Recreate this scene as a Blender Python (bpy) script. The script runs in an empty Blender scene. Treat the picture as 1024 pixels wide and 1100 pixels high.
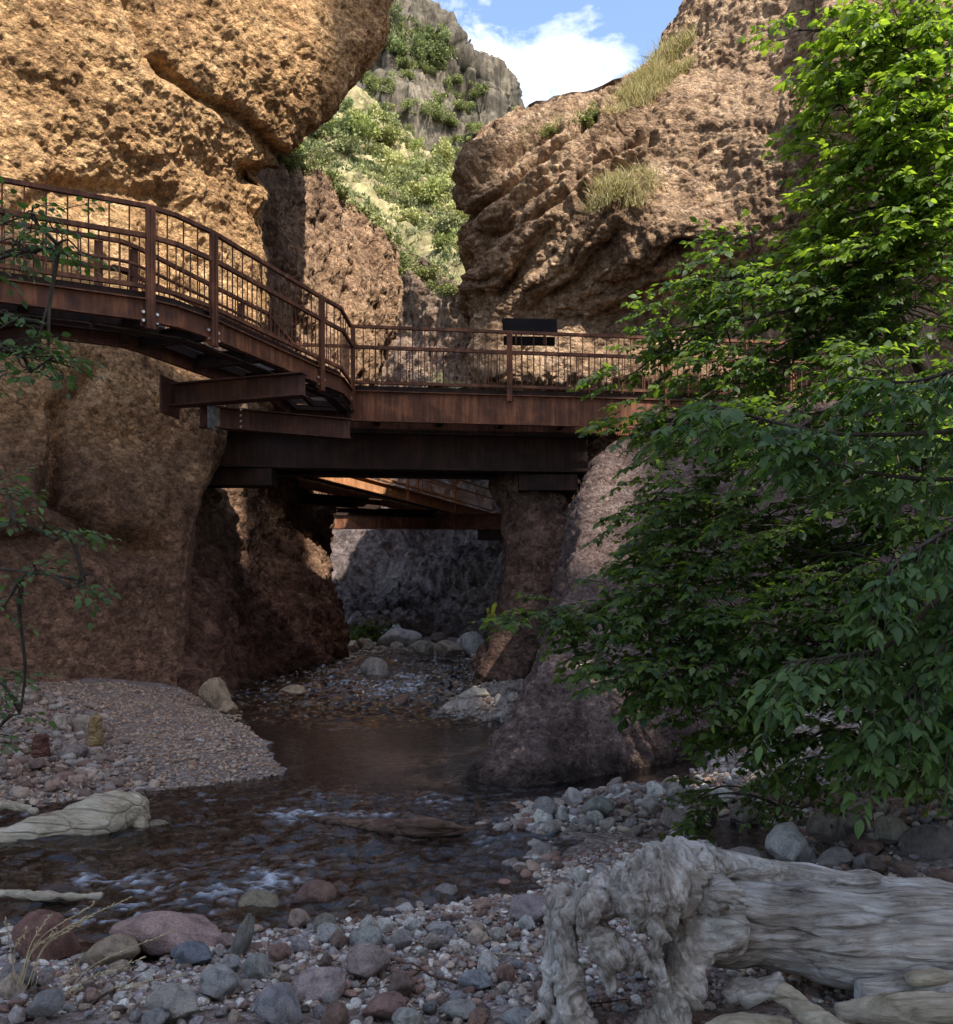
SKY_STRENGTH, SUN_STRENGTH, EXPOSURE = 0.145, 3.7, 1.33
import bpy, math, random
import numpy as np
from mathutils import Vector, Matrix

random.seed(7)
RNG = np.random.default_rng(11)
sc = bpy.context.scene
COL = sc.collection
F, CX, HY, CZ = 950.0, 512.0, 640.0, 1.6      # focal length in photo pixels, principal column, horizon row, eye height
SUN = np.array([0.35, -0.55, 0.76]); SUN /= np.linalg.norm(SUN)

def at(px, py, Y):
    return np.array([(px-CX)*Y/F, Y, CZ+(HY-py)*Y/F])

def ground_at(px, py, z=0.0):
    Y = (CZ-z)*F/(py-HY)
    return np.array([(px-CX)*Y/F, Y, z])

# ------------------------------------------------------------------ noise
_P = np.random.default_rng(3).permutation(4096).astype(np.int64)
_G = np.random.default_rng(5).normal(size=(4096, 3)); _G /= np.linalg.norm(_G, axis=1)[:, None]
_J = np.random.default_rng(6).random((4096, 3))
def _h(i, j, k):
    return _P[(_P[(_P[i & 4095] + j) & 4095] + k) & 4095]
def gnoise(p):
    p = np.asarray(p, float); i = np.floor(p).astype(np.int64); f = p-i
    u = f*f*f*(f*(f*6-15)+10); out = 0
    for a in (0, 1):
        for b in (0, 1):
            for c in (0, 1):
                g = _G[_h(i[:, 0]+a, i[:, 1]+b, i[:, 2]+c)]
                d = (g*(f-np.array([a, b, c]))).sum(1)
                w = (u[:, 0] if a else 1-u[:, 0])*(u[:, 1] if b else 1-u[:, 1])*(u[:, 2] if c else 1-u[:, 2])
                out = out+w*d
    return out*1.6
def fbm(p, oct=4, lac=2.03, gain=.5):
    s = 0; a = 1.0; q = np.array(p, float)
    for _ in range(oct):
        s = s+a*gnoise(q); q = q*lac+17.3; a *= gain
    return s
def ridged(p, oct=4):
    s = 0; a = 1.0; q = np.array(p, float)
    for _ in range(oct):
        s = s+a*(1-2*np.abs(gnoise(q))); q = q*2.1+9.1; a *= .5
    return s/1.9
def voro(p):
    p = np.asarray(p, float); i = np.floor(p).astype(np.int64); f = p-i
    d1 = np.full(len(p), 9.0); d2 = d1.copy(); idd = np.zeros(len(p), np.int64)
    for a in (-1, 0, 1):
        for b in (-1, 0, 1):
            for c in (-1, 0, 1):
                h = _h(i[:, 0]+a, i[:, 1]+b, i[:, 2]+c)
                r = _J[h]+np.array([a, b, c])-f
                d = np.sqrt((r*r).sum(1)); m = d < d1
                d2 = np.where(m, d1, np.minimum(d2, d)); idd = np.where(m, h, idd); d1 = np.where(m, d, d1)
    return d1, d2, idd
def sstep(a, b, x):
    t = np.clip((x-a)/(b-a), 0, 1); return t*t*(3-2*t)
def seg_dist(px, py, poly):
    d = np.full(px.shape, 1e9)
    for (x0, y0), (x1, y1) in zip(poly[:-1], poly[1:]):
        dx, dy = x1-x0, y1-y0
        t = np.clip(((px-x0)*dx+(py-y0)*dy)/(dx*dx+dy*dy+1e-9), 0, 1)
        d = np.minimum(d, np.hypot(px-x0-t*dx, py-y0-t*dy))
    return d
def inside(px, py, poly):
    c = np.zeros(px.shape, bool); n = len(poly)
    for i in range(n):
        x0, y0 = poly[i]; x1, y1 = poly[(i+1) % n]
        if y0 == y1: continue
        m = ((y0 > py) != (y1 > py)) & (px < (x1-x0)*(py-y0)/(y1-y0)+x0)
        c ^= m
    return c

# ------------------------------------------------------------------ mesh and object helpers
def np_mesh(name, V, Fc, mat=None, smooth=True, attr=None):
    """V (n,3); Fc = list of integer arrays (k, m), one array per polygon size."""
    me = bpy.data.meshes.new(name)
    Fc = [f for f in (Fc if isinstance(Fc, list) else [Fc]) if len(f)]
    V = np.asarray(V, np.float32)
    me.vertices.add(len(V)); me.vertices.foreach_set('co', V.ravel())
    loops = np.concatenate([f.ravel() for f in Fc]).astype(np.int32)
    tot = np.concatenate([np.full(len(f), f.shape[1]) for f in Fc]).astype(np.int32)
    start = np.concatenate([[0], np.cumsum(tot)[:-1]]).astype(np.int32)
    me.loops.add(len(loops)); me.loops.foreach_set('vertex_index', loops)
    me.polygons.add(len(tot)); me.polygons.foreach_set('loop_start', start); me.polygons.foreach_set('loop_total', tot)
    me.polygons.foreach_set('use_smooth', np.full(len(tot), smooth))
    if attr:
        for k, a in attr.items():
            a = np.asarray(a, np.float32)
            if a.ndim == 1:
                at_ = me.attributes.new(k, 'FLOAT', 'POINT'); at_.data.foreach_set('value', a)
            else:
                at_ = me.attributes.new(k, 'FLOAT_COLOR', 'POINT')
                at_.data.foreach_set('color', np.concatenate([a, np.ones((len(a), 1), np.float32)], 1).ravel())
    me.update(); me.validate()
    if mat: me.materials.append(mat)
    return me
def link(name, me, parent=None, loc=None):
    o = bpy.data.objects.new(name, me); COL.objects.link(o)
    if parent is not None: o.parent = parent
    if loc is not None: o.location = [float(v) for v in loc]
    return o
def empty(name, loc):
    o = bpy.data.objects.new(name, None); o.location = [float(v) for v in loc]; o.empty_display_size = .2
    COL.objects.link(o); return o
def tag(o, label=None, cat=None, group=None, kind=None):
    if label: o['label'] = label
    if cat: o['category'] = cat
    if group: o['group'] = group
    if kind: o['kind'] = kind
    return o

class MB:
    """collects simple solids in world coordinates, builds ONE mesh."""
    def __init__(s): s.V = []; s.Q = []; s.T = []; s.n = 0
    def add(s, V, Q=None, T=None):
        V = np.asarray(V, float)
        if Q is not None and len(Q): s.Q.append(np.asarray(Q)+s.n)
        if T is not None and len(T): s.T.append(np.asarray(T)+s.n)
        s.V.append(V); s.n += len(V)
    def beam(s, a, b, w, h, up=(0, 0, 1), zc=0.0):
        a = np.array(a, float); b = np.array(b, float); d = b-a; d /= np.linalg.norm(d)
        up = np.array(up, float); sd = np.cross(d, up); sd /= np.linalg.norm(sd); u = np.cross(sd, d)
        off = u*zc
        V = [p+off+sd*x*w/2+u*y*h/2 for p in (a, b) for x, y in ((-1, -1), (1, -1), (1, 1), (-1, 1))]
        s.add(V, [(0, 1, 2, 3), (7, 6, 5, 4), (0, 4, 5, 1), (1, 5, 6, 2), (2, 6, 7, 3), (3, 7, 4, 0)])
    def ibeam(s, a, b, w, h, t=.025):
        s.beam(a, b, t, h-2*t-.002); s.beam(a, b, w, t, zc=h/2-t/2); s.beam(a, b, w, t, zc=-h/2+t/2)
    def box(s, c, sx, sy, sz):
        c = np.array(c, float); s.beam(c-np.array([sx/2, 0, 0]), c+np.array([sx/2, 0, 0]), sy, sz)
    def tube(s, pts, rad, n=8, cap=True):
        pts = np.array(pts, float); R = np.broadcast_to(np.array(rad, float), (len(pts),))
        tg = np.gradient(pts, axis=0); tg /= np.linalg.norm(tg, axis=1)[:, None]+1e-9
        u = np.cross(tg[0], (0, 0, 1.0)); 
        if np.linalg.norm(u) < .1: u = np.cross(tg[0], (1.0, 0, 0))
        V = []
        an = np.linspace(0, 2*math.pi, n, endpoint=False)
        for i in range(len(pts)):
            u = u-tg[i]*np.dot(u, tg[i]); u /= np.linalg.norm(u)+1e-9; v = np.cross(tg[i], u)
            V.append(pts[i]+R[i]*(np.cos(an)[:, None]*u+np.sin(an)[:, None]*v))
        V = np.concatenate(V); Q = []
        for i in range(len(pts)-1):
            k = np.arange(n); k2 = (k+1) % n
            Q.append(np.stack([i*n+k, i*n+k2, (i+1)*n+k2, (i+1)*n+k], 1))
        T = None
        if cap:
            V = np.concatenate([V, pts[:1], pts[-1:]]); c0, c1 = len(V)-2, len(V)-1; k = np.arange(n); k2 = (k+1) % n; m = (len(pts)-1)*n
            T = np.concatenate([np.stack([k2, k, np.full(n, c0)], 1), np.stack([m+k, m+k2, np.full(n, c1)], 1)])
        s.add(V, np.concatenate(Q), T)
    def build(s, name, mat, parent=None, origin=None, smooth=False, attr=None):
        V = np.concatenate(s.V)
        org = np.array(parent.location) if parent is not None and origin is None and parent.parent is None else np.array(origin if origin is not None else (0, 0, 0), float)
        if parent is not None and parent.parent is not None:
            org = np.array(parent.location)+np.array(parent.parent.location)
        fs = []
        if s.Q: fs.append(np.concatenate(s.Q))
        if s.T: fs.append(np.concatenate(s.T))
        me = np_mesh(name, V-org, fs, mat, smooth, attr)
        return link(name, me, parent, None if parent is not None else org)

# ------------------------------------------------------------------ material helpers
class NT:
    def __init__(s, m): s.t = m.node_tree; s.n = s.t.nodes; s.l = s.t.links
    def new(s, ty, **kw):
        o = s.n.new(ty)
        for k, v in kw.items():
            if k in o.inputs: o.inputs[k].default_value = v
            else: setattr(o, k, v)
        return o
    def link(s, a, b): s.l.new(a, b)
    def noise(s, vec, scale, detail=5, rough=.55, dist=0.0):
        o = s.new('ShaderNodeTexNoise'); o.inputs['Scale'].default_value = scale; o.inputs['Detail'].default_value = detail
        o.inputs['Roughness'].default_value = rough; o.inputs['Distortion'].default_value = dist
        if vec is not None: s.link(vec, o.inputs['Vector'])
        return o.outputs['Fac']
    def voro(s, vec, scale, feature='F1', out='Distance', rnd=1.0):
        o = s.new('ShaderNodeTexVoronoi'); o.feature = feature; o.inputs['Scale'].default_value = scale
        o.inputs['Randomness'].default_value = rnd
        if vec is not None: s.link(vec, o.inputs['Vector'])
        return o.outputs[out]
    def ramp(s, fac, stops, interp='LINEAR'):
        o = s.new('ShaderNodeValToRGB'); cr = o.color_ramp; cr.interpolation = interp
        while len(cr.elements) > 1: cr.elements.remove(cr.elements[0])
        cr.elements[0].position = stops[0][0]; cr.elements[0].color = col4(stops[0][1])
        for p, c in stops[1:]:
            e = cr.elements.new(p); e.color = col4(c)
        s.link(fac, o.inputs['Fac']); return o.outputs['Color']
    def mix(s, fac, a, b, blend='MIX'):
        o = s.new('ShaderNodeMix'); o.data_type = 'RGBA'; o.blend_type = blend
        for sock, v in ((o.inputs[0], fac), (o.inputs[6], a), (o.inputs[7], b)):
            if hasattr(v, 'links'): s.link(v, sock)
            elif isinstance(v, (tuple, list)): sock.default_value = col4(v)
            else: sock.default_value = v
        return o.outputs[2]
    def math(s, op, a, b=0.0, clamp=False):
        o = s.new('ShaderNodeMath'); o.operation = op; o.use_clamp = clamp
        for sock, v in ((o.inputs[0], a), (o.inputs[1], b)):
            if hasattr(v, 'links'): s.link(v, sock)
            else: sock.default_value = v
        return o.outputs[0]
    def bump(s, h, strength, dist, nrm=None):
        o = s.new('ShaderNodeBump'); o.inputs['Strength'].default_value = strength; o.inputs['Distance'].default_value = dist
        s.link(h, o.inputs['Height'])
        if nrm is not None: s.link(nrm, o.inputs['Normal'])
        return o.outputs['Normal']
    def mapping(s, vec, scale=(1, 1, 1), rot=(0, 0, 0)):
        o = s.new('ShaderNodeMapping'); o.inputs['Scale'].default_value = scale; o.inputs['Rotation'].default_value = rot
        s.link(vec, o.inputs['Vector']); return o.outputs['Vector']
def col4(c):
    if isinstance(c, (int, float)): return (c, c, c, 1)
    return (*c[:3], 1)
def new_mat(name, rough=.9, spec=.3):
    m = bpy.data.materials.new(name); m.use_nodes = True; nt = NT(m)
    b = nt.n['Principled BSDF']; b.inputs['Roughness'].default_value = rough
    b.inputs['Specular IOR Level'].default_value = spec
    return m, nt, b
def obj_vec(nt): return nt.new('ShaderNodeTexCoord').outputs['Object']
def rock_mat(name, dark, mid, light, low=None, low_z=(0, 5), peb=7.0, bump=1.0, stretch=(1, 1, 1), streak=.5, peb_mix=.55):
    m, nt, b = new_mat(name, .93, .2)
    v = obj_vec(nt); vs = nt.mapping(v, stretch)
    n1 = nt.noise(vs, .55, 6, .6, .4); n2 = nt.noise(vs, 3.2, 8, .68, .3)
    f = nt.math('ADD', nt.math('MULTIPLY', n1, .5), nt.math('MULTIPLY', n2, .5))
    c = nt.ramp(f, [(.36, dark), (.5, mid), (.64, light)])
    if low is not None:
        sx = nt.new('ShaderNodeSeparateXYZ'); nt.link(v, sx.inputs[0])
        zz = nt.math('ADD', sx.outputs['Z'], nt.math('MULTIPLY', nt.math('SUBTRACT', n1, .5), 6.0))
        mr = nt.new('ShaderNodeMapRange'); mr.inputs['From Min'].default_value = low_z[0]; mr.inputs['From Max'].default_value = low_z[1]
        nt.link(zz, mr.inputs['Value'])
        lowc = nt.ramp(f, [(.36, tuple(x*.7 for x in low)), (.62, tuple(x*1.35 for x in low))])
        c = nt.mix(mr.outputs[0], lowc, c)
    # embedded pebbles, each with its own tone
    pc = nt.new('ShaderNodeTexVoronoi'); pc.inputs['Scale'].default_value = peb; nt.link(v, pc.inputs['Vector'])
    rgb = nt.new('ShaderNodeSeparateColor'); nt.link(pc.outputs['Color'], rgb.inputs[0])
    tone = nt.ramp(rgb.outputs[0], [(0, (.42, .38, .38)), (.3, (.8, .78, .76)), (.65, (1.1, 1.1, 1.08)), (.9, (1.35, 1.33, 1.3)), (1, (1.9, 1.9, 1.85))])
    c = nt.mix(peb_mix, c, nt.mix(1.0, c, tone, 'MULTIPLY'))
    pc2 = nt.new('ShaderNodeTexVoronoi'); pc2.inputs['Scale'].default_value = peb*2.6; nt.link(v, pc2.inputs['Vector'])
    rgb2 = nt.new('ShaderNodeSeparateColor'); nt.link(pc2.outputs['Color'], rgb2.inputs[0])
    c = nt.mix(peb_mix*.9, c, nt.mix(1.0, c, nt.ramp(rgb2.outputs[1], [(0, (.5, .46, .45)), (.5, (1, 1, 1)), (1, (1.6, 1.58, 1.5))]), 'MULTIPLY'))
    pit = nt.noise(nt.mapping(vs, (1, 1, 1.4)), peb*.75, 6, .72, .6)
    c = nt.mix(.62, c, nt.mix(1.0, c, nt.ramp(pit, [(.38, (.32, .28, .27)), (.47, (.9, .88, .86)), (.62, (1.22, 1.2, 1.17))]), 'MULTIPLY'))  # crevice shade painted into the colour where the bump has pits
    # vertical water stains
    st = nt.noise(nt.mapping(v, (1.3, 1.3, .12)), 1.6, 5, .6)
    stc = nt.ramp(st, [(.42, (.55, .5, .5)), (.52, (1, 1, 1))])
    c = nt.mix(streak, c, nt.mix(1.0, c, stc, 'MULTIPLY'))
    # damp band left by the stream
    sz = nt.new('ShaderNodeSeparateXYZ'); nt.link(v, sz.inputs[0]); wz = nt.math('ADD', sz.outputs['Z'], nt.math('MULTIPLY', nt.math('SUBTRACT', n2, .5), .35))
    wet = nt.new('ShaderNodeMapRange'); wet.inputs['From Min'].default_value = .20; wet.inputs['From Max'].default_value = .06; nt.link(wz, wet.inputs['Value'])
    c = nt.mix(wet.outputs[0], c, nt.mix(1.0, c, (.42, .40, .38), 'MULTIPLY'))
    rr = nt.new('ShaderNodeMapRange'); rr.inputs['To Min'].default_value = .93; rr.inputs['To Max'].default_value = .45; nt.link(wet.outputs[0], rr.inputs['Value']); nt.link(rr.outputs[0], b.inputs['Roughness'])
    nt.link(c, b.inputs['Base Color'])
    # relief: stones, pits, grain
    p1 = nt.voro(v, peb); p2 = nt.voro(v, peb*2.7); nz = nt.noise(vs, 9, 8, .7); nz2 = nt.noise(v, 38, 4, .7)
    h = nt.math('ADD', nt.math('MULTIPLY', p1, -.75), nt.math('MULTIPLY', p2, -.4)); h = nt.math('ADD', h, nt.math('MULTIPLY', pit, 1.3))
    h = nt.math('ADD', h, nt.math('MULTIPLY', nz, 1.5)); h = nt.math('ADD', h, nt.math('MULTIPLY', nz2, .35))
    nt.link(nt.bump(h, 1.0*bump, .075), b.inputs['Normal'])
    return m

# ------------------------------------------------------------------ terrain from control nets
def catmull(P, n, axis):
    """resample control points along axis to n samples (Catmull-Rom)."""
    P = np.moveaxis(np.asarray(P, float), axis, 0); m = len(P)
    E = np.concatenate([2*P[:1]-P[1:2], P, 2*P[-1:]-P[-2:-1]])
    t = np.linspace(0, m-1, n); i = np.minimum(t.astype(int), m-2); f = (t-i).reshape((-1,)+(1,)*(P.ndim-1))
    p0, p1, p2, p3 = E[i], E[i+1], E[i+2], E[i+3]
    out = .5*((2*p1)+(-p0+p2)*f+(2*p0-5*p1+4*p2-p3)*f**2+(-p0+3*p1-3*p2+p3)*f**3)
    return np.moveaxis(out, 0, axis)
def net_surface(rows, nu, nv):
    P = catmull(catmull(np.array(rows), nv, 0), nu, 1); return P
def surf_normals(P, flip=False):
    du = np.gradient(P, axis=1); dv = np.gradient(P, axis=0); n = np.cross(du, dv)
    n /= np.linalg.norm(n, axis=2)[..., None]+1e-9
    return -n if flip else n
def grid_faces(nv, nu):
    i = np.arange(nv-1)[:, None]*nu+np.arange(nu-1)[None]; i = i.ravel()
    return np.stack([i, i+1, i+nu+1, i+nu], 1)
def to_px(P):
    Y = np.maximum(P[..., 1], .1); return CX+P[..., 0]*F/Y, HY-(P[..., 2]-CZ)*F/Y
def cliff(name, rows, nu, nv, mat, disp, label, flip=None, carve=None):
    P = net_surface(rows, nu, nv); N = surf_normals(P)
    c = N[nv//2, nu//2]; toC = np.array([0, 0, 1.6])-P[nv//2, nu//2]
    if np.dot(c, toC) < 0: N = -N; fl = True
    else: fl = False
    V = P.reshape(-1, 3); n = N.reshape(-1, 3)
    d = disp(V)
    if carve:
        px, py = to_px(V)
        for poly, rad, dep in carve:
            w = rad*(1+.5*gnoise(V*1.7)); dd = seg_dist(px+6*gnoise(V*1.3+5), py+6*gnoise(V*1.3+9), poly)
            d = d-dep*np.exp(-(dd/w)**2)
    V = V+n*d[:, None]
    Fc = grid_faces(nv, nu)
    if fl: Fc = Fc[:, ::-1]
    o = link(name, np_mesh(name, V, Fc, mat))
    tag(o, label, kind='structure')
    return o, V
# ================================================================== MATERIALS
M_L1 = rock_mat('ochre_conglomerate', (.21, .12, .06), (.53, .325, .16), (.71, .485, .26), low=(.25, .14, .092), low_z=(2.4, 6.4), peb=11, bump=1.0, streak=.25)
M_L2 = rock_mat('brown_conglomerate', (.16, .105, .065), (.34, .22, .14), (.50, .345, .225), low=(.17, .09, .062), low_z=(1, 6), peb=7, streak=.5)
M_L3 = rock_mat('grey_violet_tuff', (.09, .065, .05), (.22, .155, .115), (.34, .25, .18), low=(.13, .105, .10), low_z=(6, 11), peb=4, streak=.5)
M_R1 = rock_mat('rust_brown_conglomerate', (.19, .12, .072), (.47, .32, .205), (.68, .51, .36), peb=8, bump=1.2, streak=.45)
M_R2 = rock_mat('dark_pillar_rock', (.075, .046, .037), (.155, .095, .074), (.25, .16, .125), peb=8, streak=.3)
M_R3 = rock_mat('violet_grey_conglomerate', (.125, .08, .068), (.255, .178, .155), (.42, .32, .28), peb=14, bump=1.3, streak=.15, peb_mix=.5)
M_HILL = rock_mat('hill_earth', (.15, .14, .07), (.27, .24, .12), (.38, .31, .19), peb=.7, streak=.2)
M_MTN = rock_mat('mountain_rock', (.045, .042, .03), (.10, .088, .066), (.185, .16, .12), peb=.35, bump=1.0, stretch=(.25, .25, .08), streak=.8)

def R(py, cols): return [at(px, py, Y) for px, Y in cols]

# ================================================================== CLIFFS
def L1row(py, Y0, e, Ye, wrap=3.0):
    m = lambda f: (f*e, Y0+(Ye-Y0)*f**1.25)
    return R(py, [(-1500, Y0-7), (-500, Y0-3.0), (-200, Y0-1.1), (0, Y0), m(.3), m(.6), m(.85), m(.97), (e, Ye+.35), (e-8, Ye+wrap), (e-60, Ye+wrap*3)])
rows = [L1row(-700, 16.5, 440, 24), L1row(-350, 14.2, 430, 20.5), L1row(-120, 12.9, 421, 18.6), L1row(0, 12.7, 415, 18.1), L1row(38, 12.7, 410, 17.9), L1row(70, 12.7, 388, 17.7),
        L1row(108, 12.7, 352, 17.4), L1row(150, 12.7, 312, 17.2), L1row(185, 12.75, 288, 17.1), L1row(225, 12.8, 281, 17), L1row(300, 12.7, 280, 17),
        L1row(360, 12.5, 268, 16.4), L1row(430, 12.2, 236, 14.9), L1row(485, 12.0, 228, 14.5), L1row(540, 11.6, 209, 13.9), L1row(600, 11.8, 201, 13.6),
        L1row(680, 11.7, 198, 13.5), L1row(755, 11.5, 196, 13.3), L1row(800, 11.2, 200, 13.0)]
def d_L1(V):
    q = V.copy(); w = fbm(V*.4, 3)
    q2 = np.stack([V[:, 0]*.9+V[:, 2]*.55, V[:, 1]*.9, V[:, 2]*.45-V[:, 0]*.35], 1)
    d = .24*fbm(V*.38+3, 3)+.10*ridged(q2*1.15+w[:, None]*.4, 4)+.06*fbm(V*3.3, 4)
    f1, f2, _ = voro(V*np.array([3.0, 3.0, 3.6])+.6*w[:, None]); d += .04*np.clip(f2-f1, 0, .5)
    f1, f2, _ = voro(V*9); d += .03*(1-f1)+.045*ridged(q2*4.5+w[:, None], 3)+.012*ridged(V*13, 2)
    up = sstep(3.0, 6.5, V[:, 2]); return d*(.45+.55*up)+.0
carve1 = [([(165, 72), (205, 100), (250, 120), (282, 150), (330, 195)], 6, .22), ([(0, 240), (60, 200), (120, 205), (175, 215)], 10, .18), ([(270, 190), (292, 186)], 9, .5),
          ([(95, 400), (62, 440), (66, 520)], 10, .35), ([(66, 520), (110, 585), (165, 590)], 14, .45), ([(176, 230), (150, 330)], 8, .2), ([(0, 585), (60, 575)], 10, .2), ([(130, 0), (150, 60), (170, 80)], 8, .2)]
o_l1, V_l1 = cliff('canyon_wall', rows, 760, 900, M_L1, d_L1, 'ochre overhanging canyon wall behind the left arm of the footbridge', carve=carve1)

cols = [[(140, 165, 19), (140, 380, 17), (140, 560, 15.5), (150, 680, 14), (140, 790, 12.8)],
        [(278, 168, 24), (262, 380, 21), (228, 545, 18), (215, 680, 14.6), (205, 775, 13.4)],
        [(335, 186, 30), (318, 380, 27.5), (282, 545, 24.5), (272, 680, 18), (262, 752, 15.8)],
        [(372, 216, 34), (360, 380, 31), (325, 545, 29), (325, 670, 21.4), (322, 735, 18.8)],
        [(404, 252, 36), (398, 380, 34), (346, 545, 31.5), (350, 660, 24.0), (358, 718, 21.8)],
        [(425, 268, 41), (410, 380, 39), (350, 545, 35), (352, 650, 29), (350, 705, 27)]]
def d_L2(V):
    q = V*np.array([1.2, 1.2, .35]); return .35*fbm(V*.3+8, 3)+.3*ridged(q*.8, 4)+.10*ridged(q*3, 3)+.12*fbm(V*2.2, 4)+.03*(1-voro(V*6)[0])
cliff('canyon_wall', [[at(*c[i]) for c in cols] for i in range(5)], 420, 480, M_L2, d_L2, 'brown fluted canyon wall rising from the stream past the bridge')
cols = [[(300, 240, 50), (300, 400, 48), (300, 560, 44), (310, 640, 37), (320, 712, 30)],
        [(380, 250, 50), (375, 400, 48), (375, 560, 44), (380, 640, 37), (385, 708, 30.5)],
        [(425, 268, 49), (430, 400, 48), (430, 560, 44), (435, 640, 38), (435, 708, 31.5)],
        [(470, 290, 48), (480, 400, 47), (480, 560, 44), (485, 640, 37), (490, 708, 31.5)],
        [(505, 314, 47), (520, 400, 46), (530, 560, 43), (535, 640, 35), (540, 708, 30)],
        [(600, 330, 44), (600, 400, 43), (600, 560, 40), (600, 640, 34), (620, 708, 29)]]
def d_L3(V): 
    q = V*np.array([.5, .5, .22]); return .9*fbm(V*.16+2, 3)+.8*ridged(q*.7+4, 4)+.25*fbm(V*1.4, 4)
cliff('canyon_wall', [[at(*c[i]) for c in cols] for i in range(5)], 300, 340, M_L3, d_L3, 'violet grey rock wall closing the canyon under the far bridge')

def R1row(py, e, Ye, Y7, Y87, Y10):
    a = max(700, e+60)
    return R(py, [(e+70, Ye+9), (e+14, Ye+3), (e, Ye+.3), (e+18, Ye-.25), ((e+18)*.55+a*.45, Ye*.5+Y7*.5-.1), (a, Y7), (a+.45*(930-a)+20, .5*(Y7+Y87)), (max(900, a+60), Y87), (1060, Y10), (1400, Y10-1.5), (1900, Y10-5)])
rows = [R1row(-600, 980, 22, 21, 19.5, 18), R1row(-300, 880, 20.5, 19.5, 18, 16), R1row(-120, 800, 19.8, 18.6, 16.6, 14.6), R1row(0, 743, 19.4, 18.2, 15.9, 14.2),
        R1row(45, 716, 19.3, 18.2, 15.8, 14.2), R1row(80, 688, 19.2, 18.3, 15.7, 14.2), R1row(112, 654, 19, 17.9, 15.7, 14.2), R1row(131, 602, 18.9, 17.6, 15.8, 14.3), R1row(143, 540, 18.7, 17.5, 15.9, 14.4),
        R1row(165, 514, 18.4, 17.3, 16, 14.6), R1row(200, 503, 18.2, 17.1, 16.2, 14.8), R1row(245, 508, 18.3, 16.9, 16.5, 15), R1row(282, 508, 18.4, 17.4, 16.9, 15.3), R1row(312, 510, 18.6, 17.9, 17.3, 15.6),
        R1row(345, 512, 18.7, 18.3, 17.6, 15.8), R1row(375, 512, 18.4, 18.1, 17.6, 15.8), R1row(405, 513, 18.2, 17.9, 17.6, 15.8), R1row(440, 516, 19.3, 18.6, 17.6, 15.8), R1row(500, 560, 20.4, 19.6, 17.6, 15.5), R1row(620, 562, 20.6, 19.6, 17.3, 15),
        R1row(700, 572, 20.0, 19.0, 16.5, 14.5), R1row(770, 580, 19, 18, 15.5, 14)]
def d_R1(V):
    # slanting ledges on the nose, knobbly flutes to the right of it
    w = fbm(V*.7+4, 3); s = V[:, 2]*.82-V[:, 0]*.62+.25*w
    led = np.abs(((s*1.05) % 1)-.5)*2; led = sstep(.05, .75, led)
    nose = 1-sstep(2.6, 4.0, V[:, 0]); hi = sstep(7.0, 8.2, V[:, 2])
    knob = voro(V*np.array([2.6, 2.6, 1.6])+w[:, None]*.5)[0]; knob2 = voro(V*np.array([6, 6, 4.2]))[0]
    f1, f2, _ = voro(V*np.array([2.2, 2.2, 3.4])+w[:, None]*.6); f3, f4, _ = voro(V*np.array([5.0, 5.0, 6.5])+w[:, None])
    blocks = .07*np.clip(f2-f1, 0, .4)/.4+.035*np.clip(f4-f3, 0, .35)/.35
    s2 = s*2.6+.5*w; led2 = sstep(.05, .6, np.abs((s2 % 1)-.5)*2)
    return .20*fbm(V*.35+1, 3)+(.34*(led-.5)+.09*(led2-.5))*nose*hi+(.10*(.6-knob)+.07*(.6-knob2))*(.15+.85*sstep(2.5, 3.6, V[:, 0]))+.10*ridged(V*np.array([1.5, 1.5, .6]), 4)*.8+blocks*(.5+.5*nose)+.03*ridged(V*4.2, 4)+.035*fbm(V*6, 3)
carve2 = [([(505, 235), (545, 205), (600, 165), (640, 140)], 5, .5), ([(700, 282), (730, 268), (770, 262)], 4, .3), ([(720, 272), (732, 268)], 9, .8), ([(512, 190), (560, 160), (600, 148)], 4, .3),
          ([(530, 255), (580, 235), (640, 180), (700, 150)], 5, .3), ([(640, 300), (700, 290)], 4, .1)]
o_r1, V_r1 = cliff('canyon_wall', rows, 820, 900, M_R1, d_R1, 'rust brown rock nose with slanting ledges above the level span of the bridge', carve=carve2)

def pil(py, l, r, Y): return R(py, [(l+30, Y+5), (l+4, Y+1.6), (l, Y+.5), (l*.75+r*.25, Y), (l*.5+r*.5, Y-.1), (l*.2+r*.8, Y), (r, Y+.5), (r-2, Y+1.8), (r-16, Y+5)])
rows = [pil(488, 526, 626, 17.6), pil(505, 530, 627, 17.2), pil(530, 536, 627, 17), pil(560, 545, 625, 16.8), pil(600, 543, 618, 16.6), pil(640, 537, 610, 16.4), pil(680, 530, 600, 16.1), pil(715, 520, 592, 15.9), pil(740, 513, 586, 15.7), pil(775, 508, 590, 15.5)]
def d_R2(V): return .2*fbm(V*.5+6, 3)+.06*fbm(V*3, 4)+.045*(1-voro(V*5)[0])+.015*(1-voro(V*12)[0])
cliff('rock_pillar', rows, 260, 300, M_R2, d_R2, 'dark rock pillar between the stream and the sunlit strip of rock under the bridge')

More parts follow.
